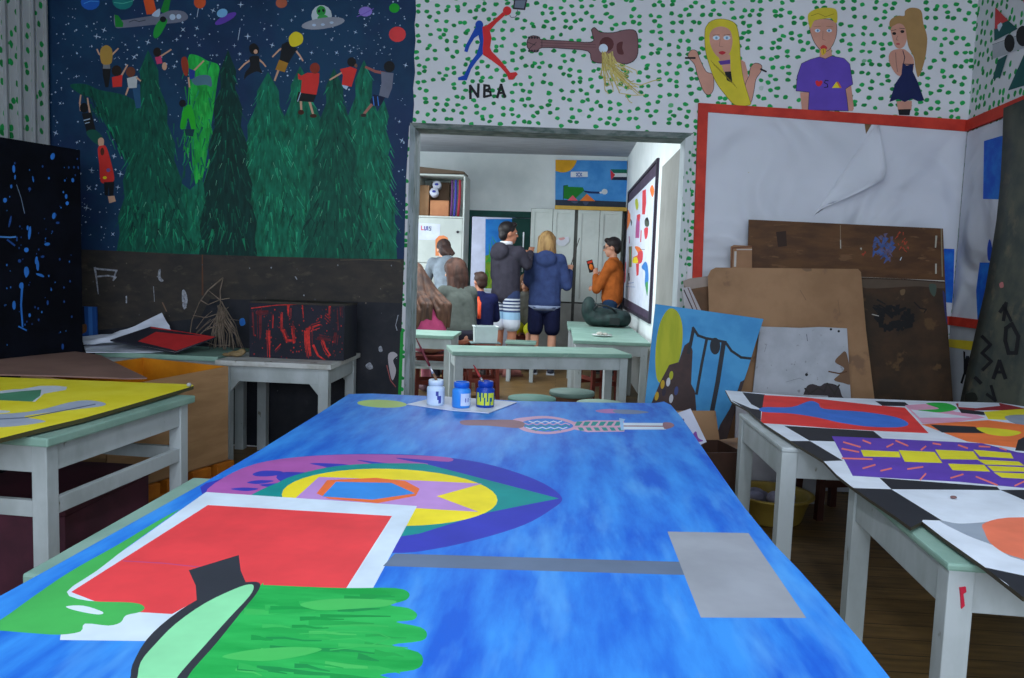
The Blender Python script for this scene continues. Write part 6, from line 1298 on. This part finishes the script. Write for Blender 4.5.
def J_sit(H, seat=.45, lean=.05, **o):
    s = H / 1.65; b = seat / s + .09
    j = dict(pel=(0, 0, b), bel=(0, lean * .4, b + .15), chest=(0, lean * .9, b + .33), neck=(0, lean * 1.4, b + .49), head=(0, lean * 1.8 + .02, b + .635),
             shL=(-.16, lean * 1.2, b + .44), elL=(-.22, lean + .10, b + .19), wrL=(-.14, lean + .30, b + .16), shR=(.16, lean * 1.2, b + .44), elR=(.22, lean + .10, b + .19), wrR=(.14, lean + .30, b + .16),
             hiL=(-.09, .02, b - .01), knL=(-.12, .40, b - .02), anL=(-.12, .38, .075 / s), hiR=(.09, .02, b - .01), knR=(.12, .40, b - .02), anR=(.12, .38, .075 / s))
    j.update(o); return {k: Vector(v) * s for k, v in j.items()}, s
def hand(bm, el, wr, s, grip=.5, side=1):
    d = (wr - el).normalized(); a = d.cross(Vector((0, 0, 1)))
    a = a.normalized() if a.length > .2 else Vector((1, 0, 0)); nrm = a.cross(d).normalized()
    pc = wr + d * .045 * s
    rot = Matrix((a, d, nrm)).transposed()
    ellipsoid(bm, pc, (.036 * s, .05 * s, .017 * s), rot, 2)
    for k, (off, ln) in enumerate(((-.027, .062), (-.009, .074), (.009, .07), (.026, .055))):
        b = pc + d * .042 * s + a * off * s; m_ = b + (d * math.cos(grip * .7) - nrm * math.sin(grip * .7)) * ln * .5 * s
        e_ = m_ + (d * math.cos(grip * 1.8) - nrm * math.sin(grip * 1.8)) * ln * .5 * s
        capsule(bm, b, m_, .0088 * s, .0082 * s, 8); capsule(bm, m_, e_, .0082 * s, .007 * s, 8)
    t0 = wr + d * .02 * s + a * .026 * s * side; t1 = t0 + (d * .6 + a * .7 * side - nrm * .3).normalized() * .035 * s; t2 = t1 + (d * .9 + a * .15 * side - nrm * .3 * grip).normalized() * .03 * s
    capsule(bm, t0, t1, .011 * s, .0095 * s, 8); capsule(bm, t1, t2, .0095 * s, .008 * s, 8)
    return pc + d * .05 * s - nrm * .02 * s
def headrot(yaw=0, pitch=0, roll=0):
    return (Matrix.Rotation(yaw, 3, 'Z') @ Matrix.Rotation(pitch, 3, 'X') @ Matrix.Rotation(roll, 3, 'Y'))
def person(label, x, y, rz, J, s, skin, top, topmat, bottom, botmat, shoes, hair, hmat, hr=None, bare=.0, slv=1.0, grip=(.5, .5), group=None, face=True, toplen=.0, hood=None, hem=None, gap=0, hs=1.0):
    p = thing('person', label, 'person', (x, y, 0), rz, group)
    hr = hr or headrot(); H = J['head']; hd = lambda a, b, c: H + hr @ (Vector((a, b, c)) * s)
    hp_ = {}
    # one continuous body
    bm = BM()
    rot_t = None
    capsule(bm, J['pel'] + Vector((-.05, 0, 0)) * s, J['pel'] + Vector((.05, 0, 0)) * s, .10 * s); capsule(bm, J['pel'], J['bel'], .11 * s, .105 * s); capsule(bm, J['bel'], J['chest'], .105 * s, .115 * s)
    capsule(bm, J['shL'].lerp(J['neck'], .18) + Vector((0, 0, -.03)) * s, J['shR'].lerp(J['neck'], .18) + Vector((0, 0, -.03)) * s, .065 * s); capsule(bm, J['chest'], J['neck'], .10 * s, .05 * s)
    capsule(bm, J['neck'] - Vector((0, 0, .02)), hd(0, -.01, -.05), .048 * s, .046 * s)
    ellipsoid(bm, hd(0, -.008, .025), (.072 * s, .092 * s, .095 * s), hr); ellipsoid(bm, hd(0, .022, -.045), (.054 * s, .066 * s, .066 * s), hr); ellipsoid(bm, hd(0, .055, -.085), (.026 * s, .024 * s, .022 * s), hr, 2)
    capsule(bm, hd(0, .084, .012), hd(0, .102, -.022), .009 * s, .013 * s, 8)
    capsule(bm, hd(-.03, .078, .028), hd(.03, .078, .028), .011 * s, .011 * s, 8)
    for sx in (-1, 1): ellipsoid(bm, hd(sx * .074, -.008, -.005), (.011 * s, .02 * s, .03 * s), hr, 2)
    for S, sd in (('L', -1), ('R', 1)):
        capsule(bm, J['sh' + S], J['el' + S], .048 * s, .038 * s); capsule(bm, J['el' + S], J['wr' + S], .037 * s, .025 * s)
        hp_[S] = hand(bm, J['el' + S], J['wr' + S], s, grip[0 if S == 'L' else 1], -sd)
        capsule(bm, J['hi' + S], J['kn' + S], .082 * s, .053 * s); capsule(bm, J['kn' + S], J['kn' + S].lerp(J['an' + S], .35), .05 * s, .052 * s); capsule(bm, J['kn' + S].lerp(J['an' + S], .35), J['an' + S], .05 * s, .033 * s)
        f = J['an' + S]; capsule(bm, f + Vector((0, -.03, -.035)) * s, f + Vector((0, .14, -.045)) * s, .034 * s, .026 * s)
    fobj('body', bm, skin, p, .0075, 3)
    # top with sleeves
    bm = BM(); z0 = J['pel'] + (J['bel'] - J['pel']) * (.35 - toplen); g = .022 * s + gap
    capsule(bm, z0 + Vector((-.055, 0, 0)) * s, z0 + Vector((.055, 0, 0)) * s, .10 * s + g); capsule(bm, z0 + Vector((-.05, 0, 0)) * s, J['chest'] + Vector((-.05, 0, 0)) * s, .10 * s + g, .10 * s + g); capsule(bm, z0 + Vector((.05, 0, 0)) * s, J['chest'] + Vector((.05, 0, 0)) * s, .10 * s + g, .10 * s + g)
    capsule(bm, J['shL'].lerp(J['neck'], .12) + Vector((0, 0, -.03)) * s, J['shR'].lerp(J['neck'], .12) + Vector((0, 0, -.03)) * s, .075 * s + g * .6); capsule(bm, J['chest'], J['neck'] - Vector((0, 0, .03)) * s, .13 * s, .072 * s + g * .4)
    for S in 'LR':
        capsule(bm, J['sh' + S], J['el' + S], .056 * s + g * .5, .048 * s + g * .4)
        if slv > .5: capsule(bm, J['el' + S], J['el' + S].lerp(J['wr' + S], .9), .047 * s + g * .4, .036 * s + g * .3)
    if hood: 
        ellipsoid(bm, J['neck'] + Vector((0, -.10, -.045)) * s, (.125 * s, .06 * s, .10 * s)); capsule(bm, J['neck'] + Vector((-.08, -.02, -.01)) * s, J['neck'] + Vector((.08, -.02, -.01)) * s, .045 * s)
    tp = fobj(top, bm, topmat, p, .009, 11)
    if hem:
        bm = BM(); n_ = 28; rr = []
        r_ = .10 * s + g
        for o_ in (.66, .28):
            k = math.sqrt(1 - o_ * o_); rr.append([bm.verts.new((z0.x + (.052 * s + r_ * k) * math.cos(2 * math.pi * i / n_), z0.y + (r_ * k + .003) * math.sin(2 * math.pi * i / n_), z0.z - r_ * o_)) for i in range(n_)])
        for i in range(n_): f = bm.faces.new((rr[0][i], rr[0][(i + 1) % n_], rr[1][(i + 1) % n_], rr[1][i])); f.smooth = True
        bm.normal_update(); bmesh.ops.solidify(bm, geom=bm.faces[:], thickness=-.008); obj('hem', bm, hem, tp)
    # trousers, shorts
    bm = BM(); k = bottom[1]
    capsule(bm, J['pel'] + Vector((-.055, 0, .02)) * s, J['pel'] + Vector((.055, 0, .02)) * s, .112 * s)
    for S in 'LR':
        if k <= 1: capsule(bm, J['hi' + S], J['hi' + S].lerp(J['kn' + S], k), .097 * s, (.097 - .02 * k) * s + .012)
        else:
            capsule(bm, J['hi' + S], J['kn' + S], .093 * s, .066 * s); capsule(bm, J['kn' + S], J['an' + S] + Vector((0, 0, .02)), .064 * s, .05 * s)
    fobj(bottom[0], bm, botmat, p, .009, 3)
    for S in 'LR':
        f = J['an' + S]; bm = BM(); capsule(bm, f + Vector((0, -.035, -.035)) * s, f + Vector((0, .15, -.042)) * s, .042 * s, .033 * s); ellipsoid(bm, f + Vector((0, -.02, -.01)) * s, (.042 * s, .05 * s, .045 * s), None, 2)
        for v in bm.verts: v.co.z = max(v.co.z, .004)
        sh_ = fobj('shoe', bm, shoes[0], p, .008, 2)
        if len(shoes) > 1:
            bm = BM(); box(bm, f.x - .047 * s, f.x + .047 * s, f.y - .07 * s, f.y + .18 * s, .0, .02, .006); obj('sole', bm, shoes[1], sh_)
    # hair
    bm = BM()
    if hair == 'short':
        ellipsoid(bm, hd(0, -.022, .048), (.083 * s, .096 * s, .088 * s), hr); ellipsoid(bm, hd(0, -.06, -.01), (.07 * s, .05 * s, .07 * s), hr); ellipsoid(bm, hd(0, .05, .098), (.06 * s, .04 * s, .03 * s), hr)
    elif hair == 'bob':
        ellipsoid(bm, hd(0, -.02, .045), (.09 * s, .10 * s, .092 * s), hr); ellipsoid(bm, hd(0, -.05, -.05), (.10 * s, .08 * s, .11 * s), hr); ellipsoid(bm, hd(0, -.035, -.01), (.104 * s, .095 * s, .13 * s), hr)
        for sx in (-1, 1): capsule(bm, hd(sx * .072, .0, .05), hd(sx * .082, -.005, -.12), .034 * s, .03 * s)
        for i in range(7): a = math.pi * (i + .5) / 7; capsule(bm, hd(.08 * math.cos(a), -.02 - .07 * math.sin(a), -.06), hd(.105 * math.cos(a), -.02 - .085 * math.sin(a), -.16 - .02 * (i % 2)), .03 * s, .016 * s)
    elif hair == 'long':
        ellipsoid(bm, hd(0, -.02, .045), (.092 * s, .105 * s, .095 * s), hr); C_ = J['chest']; N_ = J['neck']
        for i in range(13):
            t = (i + .5) / 13 * 2 - 1; b0 = hd(.08 * t, -.03 - .07 * (1 - t * t), .02); ax = .19 * t + .015 * math.sin(i * 5)
            if i in (7,): continue
            b1 = N_ + Vector((ax * .8, -.10 + .02 * t * t, .0)) * s; b2 = C_ + Vector((ax, -.155, .06 - .03 * (i % 3))) * s; b3 = C_ + Vector((ax * 1.02, -.16, -.14 - .04 * (i % 4))) * s
            capsule(bm, b0, b1, .036 * s, .034 * s); capsule(bm, b1, b2, .034 * s, .030 * s); capsule(bm, b2, b3, .03 * s, .012 * s)
    elif hair == 'bun':
        ellipsoid(bm, hd(0, -.02, .045), (.086 * s, .098 * s, .09 * s), hr); ellipsoid(bm, hd(0, -.05, -.03), (.076 * s, .06 * s, .08 * s), hr)
        for i in range(5): capsule(bm, hd(-.04 + .02 * i, -.085, -.02), hd(.0 + .02 * i, -.11, -.10 - .02 * (i % 2)), .03 * s, .018 * s)
    if hs != 1: bmesh.ops.transform(bm, matrix=Matrix.Translation(hd(0, -.03, .0)) @ Matrix.Diagonal((hs, hs, hs * .97, 1)) @ Matrix.Translation(-hd(0, -.03, .0)), verts=bm.verts)
    fobj('hair', bm, hmat, p, .008, 2)
    if face:
        for sx in (-1, 1):
            bm = BM(); ellipsoid(bm, hd(sx * .03, .079, .008), (.0125 * s, .007 * s, .0075 * s), hr, 2); ey = obj('eye', bm, M(214, 212, 208, rough=.3), p, True)
            bm = BM(); ellipsoid(bm, hd(sx * .03, .0845, .008), (.0058 * s, .003 * s, .0058 * s), hr, 2); obj('iris', bm, M(50, 36, 30, rough=.3), ey, True)
            bm = BM(); capsule(bm, hd(sx * .015, .088, .032), hd(sx * .047, .080, .034), .004 * s, .003 * s, 6); obj('eyebrow', bm, hmat, p)
        bm = BM(); ellipsoid(bm, hd(0, .083, -.052), (.022 * s, .007 * s, .007 * s), hr, 2); obj('mouth', bm, M(160, 84, 80), p, True)
    return p, hp_, hd
def W(p, v): return Matrix.Translation(p.location) @ Matrix.Rotation(p.rotation_euler.z, 4, 'Z') @ Vector(v)
def at(x, Y, y=300): return PY(x, y, Y).x
R_ = math.radians
# --- boy in a dark hooded jacket, pointing
J, s = J_stand(1.66, elR=(.21, .10, 1.20), wrR=(.06, .30, 1.345), shR=(.16, .03, 1.34), elL=(-.19, .02, 1.07), wrL=(-.10, .17, .92), hiL=(-.09, 0, .88))
swim = zbands('striped_swim_shorts', [(.62, rgb(206, 210, 222)), (.70, rgb(150, 186, 214)), (.72, rgb(60, 74, 110)), (.738, rgb(190, 196, 206)), (.756, rgb(50, 62, 96)), (.774, rgb(190, 196, 206)), (.792, rgb(50, 62, 96)), (.81, rgb(190, 196, 206)), (.828, rgb(50, 62, 96)), (.846, rgb(190, 196, 206)), (1.1, rgb(50, 62, 96))])
boy, hb, hd = person('person in charcoal hooded top and striped shorts pointing an arm at the blond one', at(506, 8.45, 280), 8.45, R_(-42), J, s, SK2, 'hooded_top', CL(54, 52, 62), ('shorts', .78), swim, [M(170, 110, 104), M(120, 80, 76)], 'short', M(24, 20, 22, 1, .2, 30, .5), headrot(R_(-24)), hood=True, toplen=.35, grip=(.6, .25))
bm = BM(); lathe(bm, [(.064, -.02), (.072, .0), (.066, .018), (.054, .02), (.052, 0), (.064, -.02)], 20, J['neck'] + Vector((0, -.004, .045))); obj('tee_collar', bm, M(214, 214, 220), boy)
# --- blond one with the long stick
J, s = J_stand(1.585, elR=(.25, .0, 1.04), wrR=(.275, .13, 1.21), elL=(-.20, .02, 1.08), wrL=(-.12, .2, .98))
girl, hg, hd = person('blond person from behind in a long blue hooded top, raising a thin stick', at(545, 8.7, 290), 8.7, R_(0), J, s, SK1, 'hooded_top', CL(56, 70, 112), ('shorts', .86), CL(26, 30, 58), [M(36, 40, 54), M(170, 176, 186)], 'bob', M2('dark_blond_hair', rgb(176, 142, 92), rgb(124, 92, 56), scale=22, st=(1, 1, .15)), headrot(R_(4)), hood=True, toplen=.75, hem=CL(150, 162, 192), grip=(.8, 1.3), gap=.014)
h0 = W(girl, hg['R'])
bm = BM(); tube(bm, [h0 + Vector((-.06, -.02, -.10)), h0, PY(579.5, 238, h0.y + .08)], [.006, .006, .004], 8); tag(obj('stick', bm, M(70, 64, 60)), 'thin dark stick held up by the blond person in blue', 'stick')
# --- man in rust sweater with glasses
J, s = J_stand(1.55, elL=(-.19, .15, 1.03), wrL=(-.11, .19, 1.20), elR=(.19, .10, 1.06), wrR=(.02, .20, 1.06), head=(0, .03, 1.535), neck=(0, .005, 1.39))
man, hm, hd = person('person with short dark hair and glasses in a rust sweater, arms folded', at(613.5, 9.0, 270), 9.0, R_(72), J, s, SK1, 'sweater', CL(178, 96, 44), ('jeans', 2), CL(40, 62, 90), [M(40, 36, 36), M(90, 90, 90)], 'short', M(30, 22, 22, 1, .2, 30, .5), headrot(R_(6), R_(-6)), toplen=.15, grip=(1.2, .8))
bm = BM()
for sx in (-1, 1):
    pts = [hd(sx * .032 + .024 * math.cos(t), .094, .010 + .018 * math.sin(t)) for t in [2 * math.pi * k / 14 for k in range(15)]]; tube(bm, pts, .0028, 6, caps=False); tube(bm, [hd(sx * .056, .094, .014), hd(sx * .078, .0, .016)], .0026, 6)
tube(bm, [hd(-.008, .096, .012), hd(.008, .096, .012)], .0026, 6); obj('glasses', bm, M(40, 24, 26, rough=.3), man)
h0 = W(man, hm['L']); 
bm = BM(); box(bm, -.036, .036, -.005, .005, -.07, .07, .004); ph = thing('phone', 'phone in a black and orange cover held by the person in rust', 'phone', h0 + Vector((-.05, -.035, .03)), R_(20)); ph.rotation_euler = (0, R_(-18), R_(15)); obj('cover', bm, M(40, 30, 30), ph)
bm = BM(); lathe(bm, [(0, 0), (.024, 0), (.024, .003), (0, .003)], 16); bmesh.ops.rotate(bm, verts=bm.verts, cent=(0, 0, 0), matrix=Matrix.Rotation(R_(90), 3, 'X')); bmesh.ops.scale(bm, vec=(1, 1, 1.5), verts=bm.verts); bmesh.ops.translate(bm, verts=bm.verts, vec=(0, -.005, -.01)); obj('print', bm, M(226, 120, 40), ph)
bm = BM(); box(bm, -.03, .03, -.0065, -.005, .035, .06, .001); obj('print', bm, M(206, 60, 40), ph)
# --- grey jumper, bending over
J, s = J_stand(1.56, bel=(0, .06, 1.04), chest=(0, .16, 1.19), neck=(0, .26, 1.31), head=(0, .33, 1.42), shL=(-.16, .22, 1.27), shR=(.16, .22, 1.27), elL=(-.2, .34, 1.05), wrL=(-.14, .5, .92), elR=(.2, .34, 1.05), wrR=(.14, .5, .92))
person('dark-haired person in a pale grey jumper bending over by the cupboard', at(451, 8.4, 270), 8.4, R_(24), J, s, SK1, 'jumper', CL(118, 128, 138), ('trousers', 2), CL(50, 54, 66), [M(60, 60, 64)], 'bun', M2('brown_black_hair', rgb(46, 34, 34), rgb(66, 46, 40), scale=20, st=(1, 1, .2)), headrot(0, R_(-30)), hood=True, face=True)
# --- seated ones
J, s = J_sit(1.52, .44, .12)
sx_ = at(463, 7.35); person('seated person with a brown bob and grey-green top', sx_, 7.35, R_(32), J, s, SK1, 'top', CL(78, 84, 80), ('trousers', 2), CL(50, 50, 62), [M(70, 60, 60)], 'bob', M2('brown_hair', rgb(78, 50, 40), rgb(50, 33, 28), scale=20, st=(1, 1, .2)), headrot(R_(38), R_(-6)), gap=.0, hs=1.22)
stool('wooden stool under the seated person with a brown bob', sx_, 7.33, .42, .15, RBR, RBR, rz=.4, square=True)
J, s = J_sit(1.46, .42, .26)
sx_ = at(433, 6.74, 300); person('seated person with long brown hair over a pink top', sx_, 6.74, R_(34), J, s, SK1, 'top', CL(128, 48, 80), ('trousers', 2), CL(206, 130, 150), [M(90, 60, 70)], 'long', M2('long_brown_hair', rgb(88, 60, 46), rgb(50, 34, 30), scale=16, st=(1, 1, .15)), headrot(R_(10), R_(-24)), gap=.005, hs=1.12)
stool('wooden stool under the person with long hair and a pink top', sx_, 6.74, .40, .15, RBR, RBR, rz=.2, square=True)
J, s = J_sit(1.36, .42, .06)
sx_ = at(481, 7.88); kid, hk, hd = person('seated child with dark hair and navy jacket with an orange stripe', sx_, 7.88, R_(14), J, s, SK2, 'jacket', CL(26, 30, 66), ('trousers', 2), CL(40, 44, 60), [M(60, 50, 50)], 'short', M(54, 34, 28, 1, .2, 30, .6), headrot(R_(20)))
bm = BM(); tube(bm, [J['neck'] + Vector((-.035, -.115, -.03)), J['chest'] + Vector((-.03, -.145, .05)), J['chest'] + Vector((-.03, -.145, -.04)), J['bel'] + Vector((-.03, -.135, .04))], [.016, .02, .02, .018], 6); obj('stripe', bm, M(230, 84, 50), kid)
stool('wooden stool under the child in the navy jacket', sx_, 7.88, .40, .14, RBR, RBR, rz=.3, square=True)
J, s = J_sit(1.34, .42, .08, wrR=(.10, .26, .62), wrL=(-.10, .26, .62))
sx_ = at(527, 9.25); person('seated child in grey top and yellow shorts behind the pointing one', sx_, 9.25, R_(172), J, s, SK1, 'top', CL(112, 112, 106), ('shorts', .9), M(206, 206, 40), [M(90, 70, 66)], 'bob', M2('light_brown_hair', rgb(120, 86, 62), rgb(86, 60, 46), scale=20), headrot(0, R_(-20)))
stool('wooden stool under the child in yellow shorts', sx_, 9.26, .40, .14, RBR, RBR, rz=.1, square=True)
